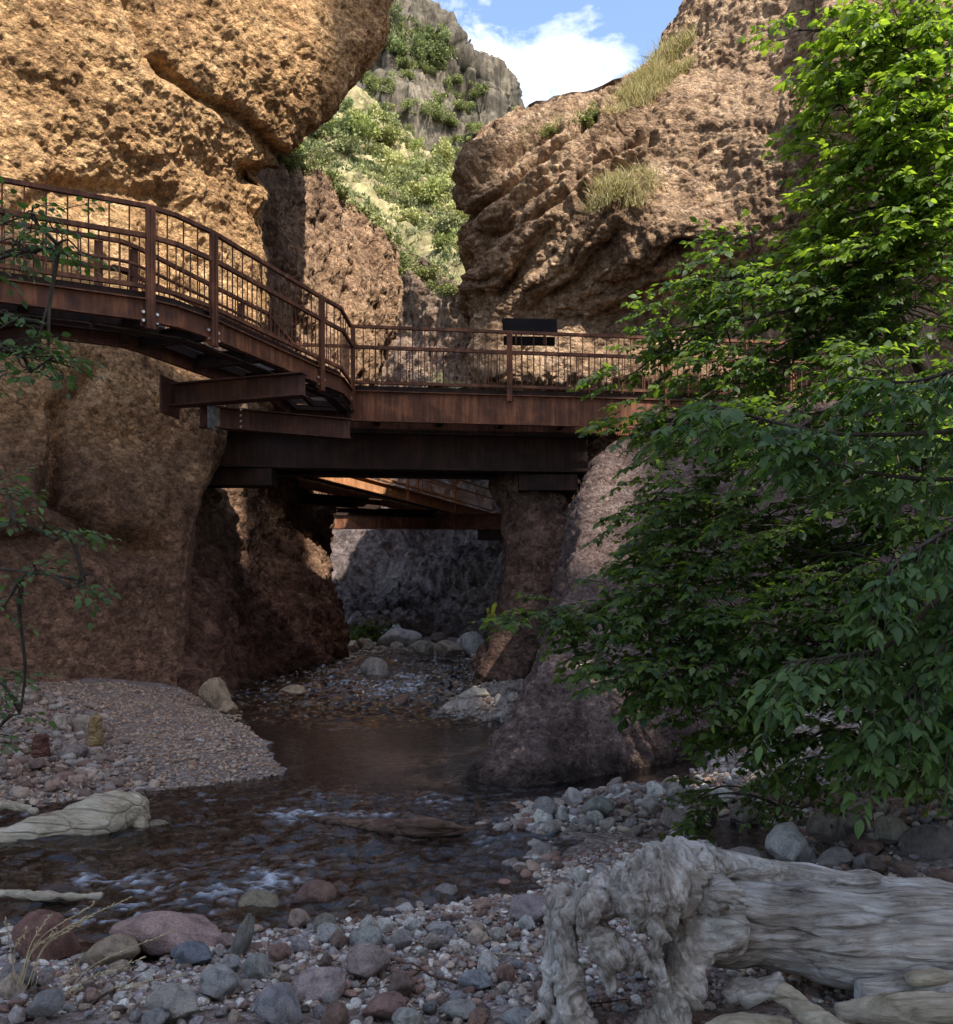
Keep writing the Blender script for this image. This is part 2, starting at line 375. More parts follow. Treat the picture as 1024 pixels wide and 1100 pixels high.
rows = [R(430, [(700, 26), (740, 23), (720, 19.5), (735, 18.2), (760, 17.6), (850, 17.2), (1000, 16), (1200, 14), (1700, 10)]),
        R(466, [(700, 24), (720, 21), (692, 15.2), (712, 14.8), (740, 14.5), (850, 14.2), (1000, 13.2), (1200, 11.5), (1700, 8.6)]),
        R(500, [(700, 23), (680, 19), (657, 13.8), (680, 13.3), (740, 13.0), (850, 12.8), (1000, 12.2), (1200, 11), (1700, 8)]),
        R(560, [(690, 21), (645, 17), (628, 12.3), (655, 11.8), (730, 11.7), (850, 11.6), (1000, 11.2), (1200, 10.4), (1700, 7.5)]),
        R(640, [(680, 19), (612, 14.5), (602, 10.7), (636, 10.25), (720, 10.15), (850, 10.3), (1000, 10.2), (1200, 9.5), (1700, 6.8)]),
        R(700, [(670, 17), (600, 12.5), (590, 9.75), (620, 9.25), (710, 9.35), (850, 9.8), (1000, 9.8), (1200, 9), (1700, 6.4)]),
        R(735, [(660, 16), (583, 11.5), (575, 9.2), (610, 8.75), (700, 9.0), (850, 9.6), (1000, 9.6), (1200, 8.8), (1700, 6.2)]),
        R(780, [(650, 15), (563, 10.2), (556, 8.55), (600, 8.2), (700, 8.7), (850, 9.4), (1000, 9.4), (1200, 8.6), (1700, 6)]),
        R(815, [(640, 14), (548, 9.5), (540, 8.2), (590, 7.85), (700, 8.5), (820, 9.3), (1000, 9.3), (1200, 8.4), (1700, 5.9)]),
        R(840, [(640, 13), (536, 8.6), (525, 7.75), (575, 7.55), (680, 8.3), (800, 9.1), (1000, 9.1), (1200, 8.3), (1700, 5.8)]),
        R(880, [(640, 12), (530, 8.2), (520, 7.55), (565, 7.45), (670, 8.2), (790, 9.0), (1000, 9.0), (1200, 8.2), (1700, 5.8)])]
def d_R3(V): return .15*fbm(V*.5+2, 3)+.07*ridged(V*1.1, 3)+.06*fbm(V*2.4, 4)+.06*(1-voro(V*5)[0])+.045*(1-voro(V*11)[0])+.024*(1-voro(V*26)[0])
cliff('rock_slope', rows, 620, 620, M_R3, d_R3, 'violet grey pebbly rock slope running down to the pool behind the leafy tree')

rows = []  # unseen wall, added and leaned out to keep sun off the far canyon
for zt in (26, 17, 9, 3, -1):
    rows.append([np.array([x+(dx if zt > 8 else 0), y, min(zt, 1.6+(HY-py)*y/F)]) for x, y, py, dx in ((7, 23, 100, 0), (3.2, 24, 130, -.6), (2.6, 26.5, 172, -2.1), (3.0, 30, 172, -2.2), (3.6, 35, 168, -2.3), (4.4, 40, 160, -2.0), (4.6, 46, 150, -1.0), (12, 52, 200, 0))])
cliff('canyon_wall', rows, 120, 90, M_L3, d_L3, 'rock wall added out of sight behind the rust brown nose to shade the far canyon')

# hillside and mountain far behind
rows = []
for t, Y in ((0, 50), (.2, 53), (.38, 58), (.55, 65), (.72, 74), (.88, 84), (1, 95), (1.01, 112)):
    rows.append([at(px, 430+(top-430)*t, Y+dy) for px, top, dy in ((100, 90, 0), (250, 90, 0), (330, 112, 1), (385, 118, 0), (430, 158, -1), (480, 196, -3), (530, 215, -4), (620, 225, -4), (760, 225, -3))])
def d_H(V): return 2.2*fbm(V*.06, 3)+1.1*ridged(V*.17+3, 4)+.4*fbm(V*.7, 3)
o_h1, V_h1 = cliff('hillside', rows, 300, 300, M_HILL, d_H, 'bushy hillside rising between the two canyon walls')
ridge = {60: 120, 200: 80, 300: 62, 345: 48, 385: 33, 412: 22, 440: 25, 462: 29, 480: 40, 492: 60, 512: 70, 532: 92, 546: 118, 560: 150, 600: 210, 700: 320, 900: 420}
base = 330
rows = []
for t, dY in ((0, 0), (.18, 3), (.3, 3), (.42, 10), (.6, 12), (.7, 12.5), (.8, 17), (.93, 19), (1.0, 24)):
    rows.append([at(px, base+(ry-base)*t if ry < base else base+(ry-base)*t, 118+dY+(abs(px-430)*.02)+(26 if px > 545 else 0)) for px, ry in ridge.items()])
rows.append([at(px, (ry+25 if ry < base else ry), 190) for px, ry in ridge.items()])
def d_M(V):
    q = V*np.array([1, 1, .22]); return 2.4*fbm(V*.035+7, 3)+3.4*ridged(q*.09+2, 4)+.9*fbm(q*.5, 4)
o_m, V_m = cliff('mountain', rows, 420, 340, M_MTN, d_M, 'far mountain with grey cliffs and bushes under the clouds')

# unseen wall added behind the camera: its rim shades the stream, openings aim sunlight
def sun_screen_wall():
    y0, th = -30.0, 1.2; dx, dz = (.35/.55)*22, (.76/.55)*22
    px_, pz_ = [-14, 4, 9, 11.0, 12.2, 12.9, 13.3, 14.2, 16.6, 17.0, 18.0, 18.2, 18.8, 19.1, 20.5, 26, 40], [34.8, 35.6, 36.2, 38.0, 39.8, 41.0, 45, 52, 56, 41, 39.5, 37.5, 37.5, 39.5, 39, 37, 36]
    px_ = [v+dx for v in px_]; pz_ = [v+dz for v in pz_]; xs = np.arange(-6, 56.01, .25); zs = np.arange(-1, 84, .25); nx, nz = len(xs), len(zs)
    top = np.interp(xs, px_, pz_)+.2*fbm(np.stack([xs*1.3, xs*0, xs*0], 1), 3)
    XX, ZZ = np.meshgrid((xs[:-1]+xs[1:])/2, (zs[:-1]+zs[1:])/2, indexing='ij')
    keep = ZZ < np.interp(XX, xs, top)
    gg = np.stack([XX.ravel(), ZZ.ravel(), 0*XX.ravel()], 1)
    hole = (np.abs((XX-25.4)/1.35)**3+np.abs((ZZ-54.3)/2.5)**3) < 1+.3*gnoise(gg*.8).reshape(XX.shape)
    hole |= seg_dist(XX.ravel()+.1*gnoise(gg*2), ZZ.ravel(), [(27.4, 58.3), (28.5, 60.8), (29.8, 64.0), (30.8, 66.2)]).reshape(XX.shape) < .42
    keep &= ~hole
    idx = lambda i, j, s: (i*nz+j)*2+s
    G = np.stack(np.meshgrid(xs, zs, indexing='ij'), -1).reshape(-1, 2)
    V = np.zeros((nx*nz*2, 3)); V[0::2] = np.stack([G[:, 0], np.full(len(G), y0), G[:, 1]], 1); V[1::2] = V[0::2]-np.array([0, th, 0])
    V[0::2, 1] += 1.1*fbm(V[0::2]*.3, 4)
    V[:, 0] += .2*fbm(V*.8+3, 2); V[:, 2] += .2*fbm(V*.8+11, 2)
    i, j = np.nonzero(keep); Q = [np.stack([idx(i+1, j, 0), idx(i, j, 0), idx(i, j+1, 0), idx(i+1, j+1, 0)], 1), np.stack([idx(i, j, 1), idx(i+1, j, 1), idx(i+1, j+1, 1), idx(i, j+1, 1)], 1)]
    for di, dj, a, b in ((-1, 0, (0, 0), (0, 1)), (1, 0, (1, 1), (1, 0)), (0, -1, (1, 0), (0, 0)), (0, 1, (0, 1), (1, 1))):
        ii, jj = i+di, j+dj; ok = (ii < 0) | (jj < 0) | (ii >= nx-1) | (jj >= nz-1)
        m = ok | ~keep[np.clip(ii, 0, nx-2), np.clip(jj, 0, nz-2)]
        p, q = i[m], j[m]; Q.append(np.stack([idx(p+a[0], q+a[1], 0), idx(p+b[0], q+b[1], 0), idx(p+b[0], q+b[1], 1), idx(p+a[0], q+a[1], 1)], 1))
    o = link('canyon_wall', np_mesh('canyon_wall', V, np.concatenate(Q), M_R1)); tag(o, 'brown rock screen added unseen behind the viewpoint to shape the sunlight', kind='structure')
sun_screen_wall()

# ================================================================== GROUND AND WATER
def gp(pts): return [tuple(ground_at(px, py)[:2]) for px, py in pts]
WATER = gp([(380, 705), (360, 709), (340, 712), (290, 728), (235, 742), (243, 757), (262, 778), (288, 798), (302, 832), (230, 846), (150, 852), (60, 862), (-100, 876), (-500, 900), (-700, 990),
            (-100, 1003), (0, 1012), (85, 1035), (165, 1038), (240, 1012), (300, 1000), (380, 990), (430, 980), (560, 962), (602, 925), (590, 905), (556, 890), (565, 868), (620, 855), (700, 845), (760, 835),
            (760, 812), (600, 822), (560, 820), (548, 800), (553, 786), (520, 773), (468, 766), (490, 750), (512, 742), (518, 715), (500, 705), (440, 701)])
POOL = gp([(735, 888), (790, 880), (835, 878), (850, 905), (830, 925), (770, 922), (735, 905)])
def sdist(x, y, poly):
    q = list(poly)+[poly[0]]; d = seg_dist(x, y, q); return np.where(inside(x, y, poly), -d, d)
def gheight(x, y):
    x = np.atleast_1d(np.asarray(x, float)); y = np.atleast_1d(np.asarray(y, float)); p = np.stack([x, y, 0*x], 1)
    d = np.minimum(sdist(x, y, WATER), sdist(x, y, POOL))+.10*fbm(p*1.9, 3)
    z = np.where(d > 0, .10*(1-np.exp(-np.maximum(d, 0)/.45)), -.02-.17*sstep(0, .8, -d))
    z = z+np.where(d > 0, .03*fbm(p*1.3+4, 3)*np.clip(d*2, 0, 1), .02*fbm(p*2+4, 3))
    right = sstep(1.5, 4.5, x-.12*(y-6))*sstep(4.2, 6.3, y)*.75
    left = sstep(3.4, 5.6, -x)*sstep(6.4, 8.4, y)*.35
    near = sstep(3.6, 2.2, y)*.05
    return z+(right+left+near)*sstep(.05, .8, d)
def ground_mesh():
    ys = np.concatenate([np.linspace(-8, 2.5, 40), np.geomspace(2.55, 34, 520), np.linspace(34.5, 140, 30)]); xs = np.concatenate([np.linspace(-60, -10.2, 14), np.linspace(-10, 8, 560), np.linspace(8.2, 60, 14)])
    Y, X = np.meshgrid(ys, xs, indexing='ij'); z = gheight(X.ravel(), Y.ravel())
    V = np.stack([X.ravel(), Y.ravel(), z], 1)
    V[:, 2] += .006*fbm(V*9, 2)
    return V, grid_faces(len(ys), len(xs))
m, nt, b = new_mat('creek_gravel_bed', .8, .4)
v = obj_vec(nt); vc = nt.new('ShaderNodeTexVoronoi'); vc.inputs['Scale'].default_value = 34; nt.link(v, vc.inputs['Vector'])
sepc = nt.new('ShaderNodeSeparateColor'); nt.link(vc.outputs['Color'], sepc.inputs[0])
c = nt.ramp(sepc.outputs[0], [(0, (.10, .075, .06)), (.35, (.20, .155, .13)), (.7, (.31, .26, .23)), (1, (.44, .39, .35))])
nz = nt.noise(v, 1.1, 5); c = nt.mix(nt.math('MULTIPLY', nz, .8), c, (.13, .085, .07))
nt.link(c, b.inputs['Base Color'])
h = nt.math('ADD', nt.math('MULTIPLY', nt.voro(v, 34), -1.0), nt.math('MULTIPLY', nt.voro(v, 90), -.4)); nt.link(nt.bump(h, .9, .02), b.inputs['Normal'])
M_GRAVELBED = m
V, Fc = ground_mesh()
tag(link('ground', np_mesh('ground', V, Fc, M_GRAVELBED)), 'gravelly canyon floor along the stream', kind='structure')

def water_mesh():
    ys = np.geomspace(3.3, 36, 800); xs = np.linspace(-10, 4.6, 620)
    Y, X = np.meshgrid(ys, xs, indexing='ij'); x, y = X.ravel(), Y.ravel()
    px = CX+x*F/y; py = HY+CZ*F/y; p = np.stack([x, y, 0*x], 1)
    calm = sstep(770, 790, py)*sstep(862, 835, py); calm = np.maximum(calm, sstep(700, 760, px)*sstep(860, 880, py))
    rap = 1-calm
    # flow runs towards the lower left; ripples stretched along it
    fl = np.stack([x*1.0+y*.45, y*1.3-x*.35, 0*x], 1)
    near = sstep(18, 6, y)
    w = .012*fbm(fl*np.array([2.2, 3.6, 1]), 3)+.014*ridged(fl*np.array([2.6, 5.5, 1])+3, 4)*sstep(-.2, .7, fbm(p*.8+8, 2)+.2)+.006*fbm(p*11, 2)
    z = rap*w*(2.3+1.4*(1-near))+calm*.0016*fbm(p*4, 3)
    n = ridged(fl*np.array([3.0, 7, 1])+1, 4)+.4*fbm(p*16, 3)
    def spot(cx, cy, rx, ry): return np.exp(-((px-cx)/rx)**2-((py-cy)/ry)**2)
    s = .55*sstep(.0, .8, fbm(p*1.1+31, 3))+.85*spot(150, 955, 30, 9)+.85*spot(235, 962, 45, 8)+.9*spot(105, 988, 45, 8)+.75*spot(90, 945, 22, 10)+.7*spot(300, 950, 40, 14)+.8*spot(370, 878, 60, 7)+.6*spot(470, 860, 40, 7)+.6*spot(600, 905, 40, 9)+.42*spot(430, 740, 95, 24)+.5*spot(170, 975, 80, 9)
    foam = np.clip((s*.85+n*1.0-1.08)*1.7, 0, 1)*rap
    z += foam*.012+.02*s*np.clip(n, 0, 1)*rap
    dist = np.minimum(sdist(x, y, WATER), sdist(x, y, POOL))
    V = np.stack([x, y, z], 1); Fc = grid_faces(len(ys), len(xs))
    keep = (dist[Fc] < .55).all(1)
    return V, Fc[keep], foam
m, nt, b = new_mat('stream_water', .05, .5)
out = nt.n['Material Output']
v = obj_vec(nt)
att = nt.new('ShaderNodeAttribute', attribute_name='foam')
nzb = nt.noise(nt.mapping(v, (9, 16, 1), (0, 0, -.35)), 1.0, 5, .6)
bm_ = nt.bump(nzb, .55, .03)
gl = nt.new('ShaderNodeBsdfGlossy'); gl.inputs['Roughness'].default_value = .06; nt.link(bm_, gl.inputs['Normal']); gl.inputs['Color'].default_value = (.95, .97, 1, 1)
tr = nt.new('ShaderNodeBsdfTransparent'); tr.inputs['Color'].default_value = (.50, .46, .44, 1)
fr = nt.new('ShaderNodeFresnel'); fr.inputs['IOR'].default_value = 1.5; nt.link(bm_, fr.inputs['Normal'])
mx = nt.new('ShaderNodeMixShader'); nt.link(fr.outputs[0], mx.inputs[0]); nt.link(tr.outputs[0], mx.inputs[1]); nt.link(gl.outputs[0], mx.inputs[2])
fo = nt.new('ShaderNodeBsdfDiffuse'); fo.inputs['Color'].default_value = (.62, .68, .76, 1)
mx2 = nt.new('ShaderNodeMixShader'); fz = nt.math('MULTIPLY', att.outputs['Fac'], nt.math('MULTIPLY', nt.noise(v, 45, 4, .7), 1.3), True)
nt.link(fz, mx2.inputs[0]); nt.link(mx.outputs[0], mx2.inputs[1]); nt.link(fo.outputs[0], mx2.inputs[2])
nt.link(mx2.outputs[0], out.inputs['Surface'])
M_WATER = m
V, Fc, foam = water_mesh()
tag(link('water', np_mesh('water', V, Fc, M_WATER, attr={'foam': foam})), 'clear shallow stream with rapids and a smooth brown pool', kind='structure')
# ================================================================== STEEL FOOTBRIDGES
def rust_mat(name, a, b_, c_, rough=.75):
    m, nt, b = new_mat(name, rough, .35); v = obj_vec(nt)
    n = nt.noise(v, 2.2, 7, .65, .6); n2 = nt.noise(nt.mapping(v, (7, 7, .5)), 2.0, 7, .7)
    c = nt.ramp(nt.math('ADD', nt.math('MULTIPLY', n, .5), nt.math('MULTIPLY', n2, .5)), [(.40, a), (.51, b_), (.62, c_)])
    nt.link(c, b.inputs['Base Color']); nt.link(nt.bump(nt.noise(v, 60, 4, .6), .25, .01), b.inputs['Normal'])
    return m
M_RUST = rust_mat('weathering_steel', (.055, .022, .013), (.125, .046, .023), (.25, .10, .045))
M_RUSTD = rust_mat('shade_darkened_steel', (.016, .008, .006), (.032, .014, .010), (.065, .027, .018))  # weathering_steel darkened: the shade under the decks is in the colour
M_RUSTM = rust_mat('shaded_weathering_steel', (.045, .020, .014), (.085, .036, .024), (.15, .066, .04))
M_RUSTF = rust_mat('orange_weathering_steel', (.30, .13, .055), (.46, .22, .10), (.58, .32, .17))
M_BOLT, nt, b = new_mat('galvanised_bolt', .45, .5); b.inputs['Base Color'].default_value = (.55, .53, .48, 1); b.inputs['Metallic'].default_value = .6
M_GALV, nt, b = new_mat('galvanised_plate', .6, .5); nt.link(nt.ramp(nt.noise(obj_vec(nt), 9, 5), [(.35, (.09, .09, .09)), (.65, (.26, .26, .25))]), b.inputs['Base Color'])
M_SIGN, nt, b = new_mat('black_sign_metal', .9, .08); nt.link(nt.ramp(nt.noise(obj_vec(nt), 6, 5), [(.35, (.006, .006, .006)), (.65, (.012, .010, .010))]), b.inputs['Base Color'])

def offset_path(P, d):
    """shift an XY polyline sideways (to the left of its direction) with mitred corners."""
    P = np.array(P, float); out = []
    for i in range(len(P)):
        ns = []
        for a, b in ((i-1, i), (i, i+1)):
            if 0 <= a and b < len(P):
                t = P[b]-P[a]; t /= np.linalg.norm(t); ns.append(np.array([-t[1], t[0]]))
        n = sum(ns); n /= np.linalg.norm(n); out.append(P[i]+n*d/max(.5, np.dot(n, ns[0])))
    return np.array(out)
def along(P, s):
    seg = np.linalg.norm(np.diff(P, axis=0), axis=1); cum = np.concatenate([[0], np.cumsum(seg)])
    s = np.clip(s, 0, cum[-1]-1e-6); i = np.searchsorted(cum, s, 'right')-1; t = (s-cum[i])/seg[i]
    return P[i]*(1-t)+P[i+1]*t, (P[i+1]-P[i])/seg[i]
def plen(P): return float(np.linalg.norm(np.diff(P, axis=0), axis=1).sum())
def z3(p, z): return np.array([p[0], p[1], z])
def sidewise(t): return np.array([-t[1], t[0], 0.0])

def railing(root, P, zdeck, ztop, posts, out_dir, post_bottom, mat, spacing=.215, bolts=True, post_w=.105, mid=.37, rail_h=.05, with_mid=True):
    """top rail, middle rail, bottom rail, bars bay by bay, and posts bolted to the outside of the fascia."""
    for name, zz, w_, h_, ins in (('top_rail', ztop, .055, rail_h, 0), ('middle_rail', ztop-mid, .05, .055, -.045), ('bottom_rail', zdeck+.13, .045, .05, 0)):
        if name == 'middle_rail' and not with_mid: continue
        mb = MB(); Q = offset_path(P, -out_dir*ins) if ins else P
        for a, b in zip(Q[:-1], Q[1:]):
            d = (b-a)/np.linalg.norm(b-a)*.02; mb.beam(z3(a-d, zz), z3(b+d, zz), w_, h_)
        mb.build(name, mat, root)
    L = plen(P); marks = [0]+sorted(posts)+[L]
    for s0, s1 in zip(marks[:-1], marks[1:]):
        if s1-s0 < .3: continue
        mb = MB(); k = max(1, int(round((s1-s0)/spacing)))
        for j in range(1, k):
            p, _ = along(P, s0+(s1-s0)*j/k); mb.tube([z3(p, zdeck+.13), z3(p, ztop)], .0095, 6, False)
        if with_mid:
            for j in range(k):
                p, _ = along(P, s0+(s1-s0)*(j+.5)/k); mb.tube([z3(p, zdeck+.13), z3(p, ztop-mid)], .0085, 6, False)
        if mb.n: mb.build('railing_bars', mat, root, smooth=True)
    for s in posts:
        p, t = along(P, s); o = sidewise(t)*out_dir; c = z3(p, 0)+o*.045
        mb = MB(); zb = post_bottom
        mb.beam(c+np.array([0, 0, zb]), c+np.array([0, 0, ztop-.03]), post_w, .055, up=o)
        mb.beam(c+o*.0285+np.array([0, 0, zb+.01]), c+o*.0285+np.array([0, 0, ztop-.04]), .018, .03, up=o)
        post = mb.build('railing_post', mat, root)
        if bolts:
            tt = np.array([t[0], t[1], 0])
            for sx in (-1, 1):
                for k, zz in enumerate((zb+.09, zb+.19)):
                    q = c-o*.02+tt*sx*.085+np.array([0, 0, zz]); bb = MB(); bb.tube([q, q+o*.028], .019, 6); bb.build('bolt', M_BOLT, post)
            pl = MB(); pl.beam(c-o*.035+np.array([0, 0, zb+.03]), c-o*.035+np.array([0, 0, zb+.26]), .22, .012, up=o); pl.build('bolt_plate', mat, post)

ZR, ZD = 6.25, 5.16
N1 = np.array([(-9.5, 7.6), (-7.4, 9.0), (-5.32, 9.88), (-3.95, 10.55), (-3.68, 10.8), (-3.38, 11.32), (-2.47, 13.65), (-2.2, 14.3), (-2.17, 15.25)])
N2 = np.array([(-2.17, 15.25), (3.77, 16.02), (7.2, 16.45)])
Wd = 1.25
NP = np.concatenate([N1, N2[1:]]); FP = offset_path(NP, Wd)
bridge = empty('footbridge', (-2.17, 15.25, 3.6))
tag(bridge, 'rusty steel footbridge with a bent left arm and a level span across the near canyon', 'footbridge', 'footbridges through the canyon')
L1len = plen(N1)
def sat(P, x):
    ss = np.linspace(0, plen(P), 4000); xs = np.array([along(P, s)[0][0] for s in ss]); ys = np.array([along(P, s)[0][1] for s in ss])
    return ss[np.argmin(np.abs(CX+xs*F/ys-x))]
# near railing: left arm and level span
railing(bridge, N1, ZD, ZR, [sat(N1, -150), sat(N1, 160), sat(N1, 227), sat(N1, 343), L1len-.06], -1, 4.78, M_RUST)
railing(bridge, N2, ZD, ZR, [sat(N2, 547), sat(N2, 716), sat(N2, 850)], -1, 5.02, M_RUST, bolts=False, post_w=.09)
FA, FB = FP[:len(N1)], FP[len(N1)-1:]
railing(bridge, FA, ZD, ZR-.0, [sat(FA, -60), sat(FA, 106), sat(FA, 146), sat(FA, 262)], 1, 4.9, M_RUST, bolts=False)
railing(bridge, FB, ZD, ZR, [sat(FB, 549), sat(FB, 716), sat(FB, 820)], 1, 5.0, M_RUST, bolts=False, post_w=.07, with_mid=False)
# handrail loop that turns down inside the left arm
mb = MB(); Q = offset_path(N1, Wd-.14)
for s0, s1, za, zb in ((0, 4.9, 5.98, 5.98), (4.9, 6.3, 5.98, 5.98)):
    pass
ss = np.linspace(0, plen(Q)-1.2, 50); mb.tube([z3(along(Q, s)[0], 5.95) for s in ss]+[z3(along(Q, plen(Q)-1.1)[0], 5.9), z3(along(Q, plen(Q)-1.08)[0], 5.5)], .024, 8)
mb.build('handrail', M_RUST, bridge, smooth=True)
# fascia channels, deck, grating
for name, P, h, off, mt in (('fascia_girder', N1, .27, 0, M_RUST), ('fascia_girder', N2, .53, 0, M_RUST), ('fascia_girder', FA, .27, 0, M_RUST), ('fascia_girder', FB, .5, 0, M_RUST)):
    mb = MB()
    for a, b in zip(P[:-1], P[1:]):
        d = (b-a)/np.linalg.norm(b-a)*.004; mb.beam(z3(a-d, ZD-h/2-.02), z3(b+d, ZD-h/2-.02), .02, h)
        sg = -1 if P is N1 or P is N2 else 1; sw = sidewise((b-a)/np.linalg.norm(b-a))*sg*.035
        mb.beam(z3(a-d, ZD-.03)+sw, z3(b+d, ZD-.03)+sw, .05, .016); mb.beam(z3(a-d, ZD-h-.012)+sw, z3(b+d, ZD-h-.012)+sw, .05, .016)
    mb.build(name, mt, bridge)
mb = MB()
for P in (offset_path(NP, .05), offset_path(NP, Wd-.05)):
    for a, b in zip(P[:-1], P[1:]): mb.beam(z3(a, ZD+.03), z3(b, ZD+.03), .012, .10)
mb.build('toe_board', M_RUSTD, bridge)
mb = MB(); s = 0.0; La = plen(NP); Fl = plen(FP)
cum = np.concatenate([[0], np.cumsum(np.linalg.norm(np.diff(NP, axis=0), axis=1))])
for i in range(len(NP)-1):
    a0, a1, b0, b1 = NP[i], NP[i+1], FP[i], FP[i+1]; k = max(1, int(np.linalg.norm(a1-a0)/.042))
    for j in range(k):
        t = (j+.5)/k; a = a0*(1-t)+a1*t; b = b0*(1-t)+b1*t; d = (b-a)/np.linalg.norm(b-a)
        mb.beam(z3(a+d*.04, ZD-.01), z3(b-d*.04, ZD-.01), .013, .006)
mb.build('deck_grating', M_GALV, bridge)
# cross joists, stringers under the left arm
for i, s in enumerate(np.arange(.4, La, 1.15)):
    p, t = along(NP, s); sw = sidewise(t)
    if s > L1len: hh, zz = .30, ZD-.24
    else: hh, zz = .20, ZD-.17
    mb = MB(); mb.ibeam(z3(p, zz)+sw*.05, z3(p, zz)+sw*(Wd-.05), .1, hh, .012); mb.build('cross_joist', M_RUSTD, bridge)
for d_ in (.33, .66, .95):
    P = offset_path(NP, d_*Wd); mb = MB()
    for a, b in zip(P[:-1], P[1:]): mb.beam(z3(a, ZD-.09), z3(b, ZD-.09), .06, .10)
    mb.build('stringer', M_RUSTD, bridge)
# edge plates under the left arm, bay by bay
Lu = plen(N1)
for s in np.arange(0, Lu-.6, 1.15):
    mb = MB(); p, t = along(N1, s); sw = sidewise(t); p2, t2 = along(N1, s+1.1); sw2 = sidewise(t2)
    mb.beam(z3(p, ZD-.37)+sw*.13, z3(p2, ZD-.37)+sw2*.13, .16, .02); mb.build('bottom_plate', M_RUSTD, bridge)
# big canyon beams carrying the level span
for y0, y1, z0, z1 in ((15.95, 16.75, 3.92, 4.60), (17.0, 17.75, 3.92, 4.60)):
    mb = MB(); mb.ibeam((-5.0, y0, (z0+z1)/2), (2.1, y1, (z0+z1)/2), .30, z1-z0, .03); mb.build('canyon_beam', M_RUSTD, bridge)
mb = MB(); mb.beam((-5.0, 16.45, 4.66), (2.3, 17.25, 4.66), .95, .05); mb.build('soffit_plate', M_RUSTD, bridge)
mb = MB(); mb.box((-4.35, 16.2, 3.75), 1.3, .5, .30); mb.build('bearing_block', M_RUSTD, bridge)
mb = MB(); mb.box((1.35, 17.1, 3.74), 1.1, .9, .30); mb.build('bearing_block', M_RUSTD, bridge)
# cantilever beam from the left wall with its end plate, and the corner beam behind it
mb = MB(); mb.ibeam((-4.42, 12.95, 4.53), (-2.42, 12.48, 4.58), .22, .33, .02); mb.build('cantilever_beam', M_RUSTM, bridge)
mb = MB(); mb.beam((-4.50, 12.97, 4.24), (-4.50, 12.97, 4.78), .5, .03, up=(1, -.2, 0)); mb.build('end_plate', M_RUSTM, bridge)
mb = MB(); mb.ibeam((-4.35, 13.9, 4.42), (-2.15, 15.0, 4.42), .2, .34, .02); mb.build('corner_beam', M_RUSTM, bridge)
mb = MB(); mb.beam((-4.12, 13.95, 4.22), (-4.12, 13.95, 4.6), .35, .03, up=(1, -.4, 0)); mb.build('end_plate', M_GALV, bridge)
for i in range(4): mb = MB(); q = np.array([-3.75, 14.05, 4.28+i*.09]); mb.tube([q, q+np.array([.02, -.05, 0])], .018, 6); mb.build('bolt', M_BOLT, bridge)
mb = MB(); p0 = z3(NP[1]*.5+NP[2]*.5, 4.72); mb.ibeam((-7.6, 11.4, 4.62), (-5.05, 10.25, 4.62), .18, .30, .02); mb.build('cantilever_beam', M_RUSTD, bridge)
mb = MB(); pa, t = along(N1, L1len-.02)
for k in (0,): mb.beam(z3(N1[-1]+np.array([-.02, -.04]), 4.66), z3(N1[-1]+np.array([-.02, -.04]), 5.14), .05, .08, up=(0, 1, 0))
mb.build('corner_stiffener', M_RUSTD, bridge)

# interpretive sign fixed to the level span, seen from behind
sx, sy = (569-CX)*15.9/F, 15.80
sign = empty('trail_sign', (sx, sy+.12, 5.2)); tag(sign, 'black tilted trail sign fixed to the railing of the level span, seen from behind', 'sign')
mb = MB(); mb.beam((sx-.49, sy+.0, 6.43), (sx+.49, sy+.06, 6.43), .035, .31, up=(0, .4, .9)); mb.build('panel', M_SIGN, sign)
mb = MB(); mb.beam((sx-.47, sy-.02, 6.155), (sx+.45, sy+.04, 6.155), .02, .16); mb.build('lower_panel', M_SIGN, sign)
mb = MB(); mb.beam((sx-.30, sy-.045, 6.292), (sx+.42, sy+.02, 6.292), .03, .035); mb.build('mounting_bar', M_RUST, sign)

for k in (-.25, .25):
    mb = MB(); mb.beam((sx+k, sy-.05, 6.08), (sx+k, sy-.045, 6.29), .035, .02); mb.build('bracket', M_RUSTM, sign)
# far bridge: ramp along the left wall, then a beam across
far = empty('footbridge', (-2.5, 33, 4.3)); tag(far, 'distant orange rusty footbridge ramp seen below the near bridge', 'footbridge', 'footbridges through the canyon')
FN = np.array([(-6.3, 20.5), (-5.27, 23.6), (-2.5, 31.7), (-.92, 36.3), (.77, 40.9)])
FF = offset_path(FN, 1.5)
railing(far, FN, 5.40, 6.45, [sat(FN, 372), sat(FN, 437), sat(FN, 488)], -1, 5.02, M_RUSTF, spacing=.26, bolts=False, post_w=.15, mid=.4, rail_h=.07)
railing(far, FF, 5.40, 6.45, [sat(FF, 300), sat(FF, 400), sat(FF, 450)], 1, 5.02, M_RUSTF, spacing=.26, bolts=False, post_w=.14, mid=.4, rail_h=.07)
for P, sg in ((FN, -1), (FF, 1)):
    mb = MB()
    for a, b in zip(P[:-1], P[1:]):
        mb.beam(z3(a, 5.19), z3(b, 5.19), .03, .40); sw = sidewise((b-a)/np.linalg.norm(b-a))*sg*.05
        mb.beam(z3(a, 5.385)+sw, z3(b, 5.385)+sw, .08, .03); mb.beam(z3(a, 5.01)+sw, z3(b, 5.01)+sw, .08, .03)
    mb.build('fascia_girder', M_RUSTF, far)
mb = MB(); Pm = offset_path(FN, .75)
for a, b in zip(Pm[:-1], Pm[1:]): mb.beam(z3(a, 5.3), z3(b, 5.3), 1.42, .05)
mb.build('deck', M_RUSTD, far)
mb = MB(); mb.ibeam((-6.25, 36.0, 4.66), (1.25, 36.0, 4.62), .35, .66, .05); mb.build('canyon_beam', M_RUST, far)
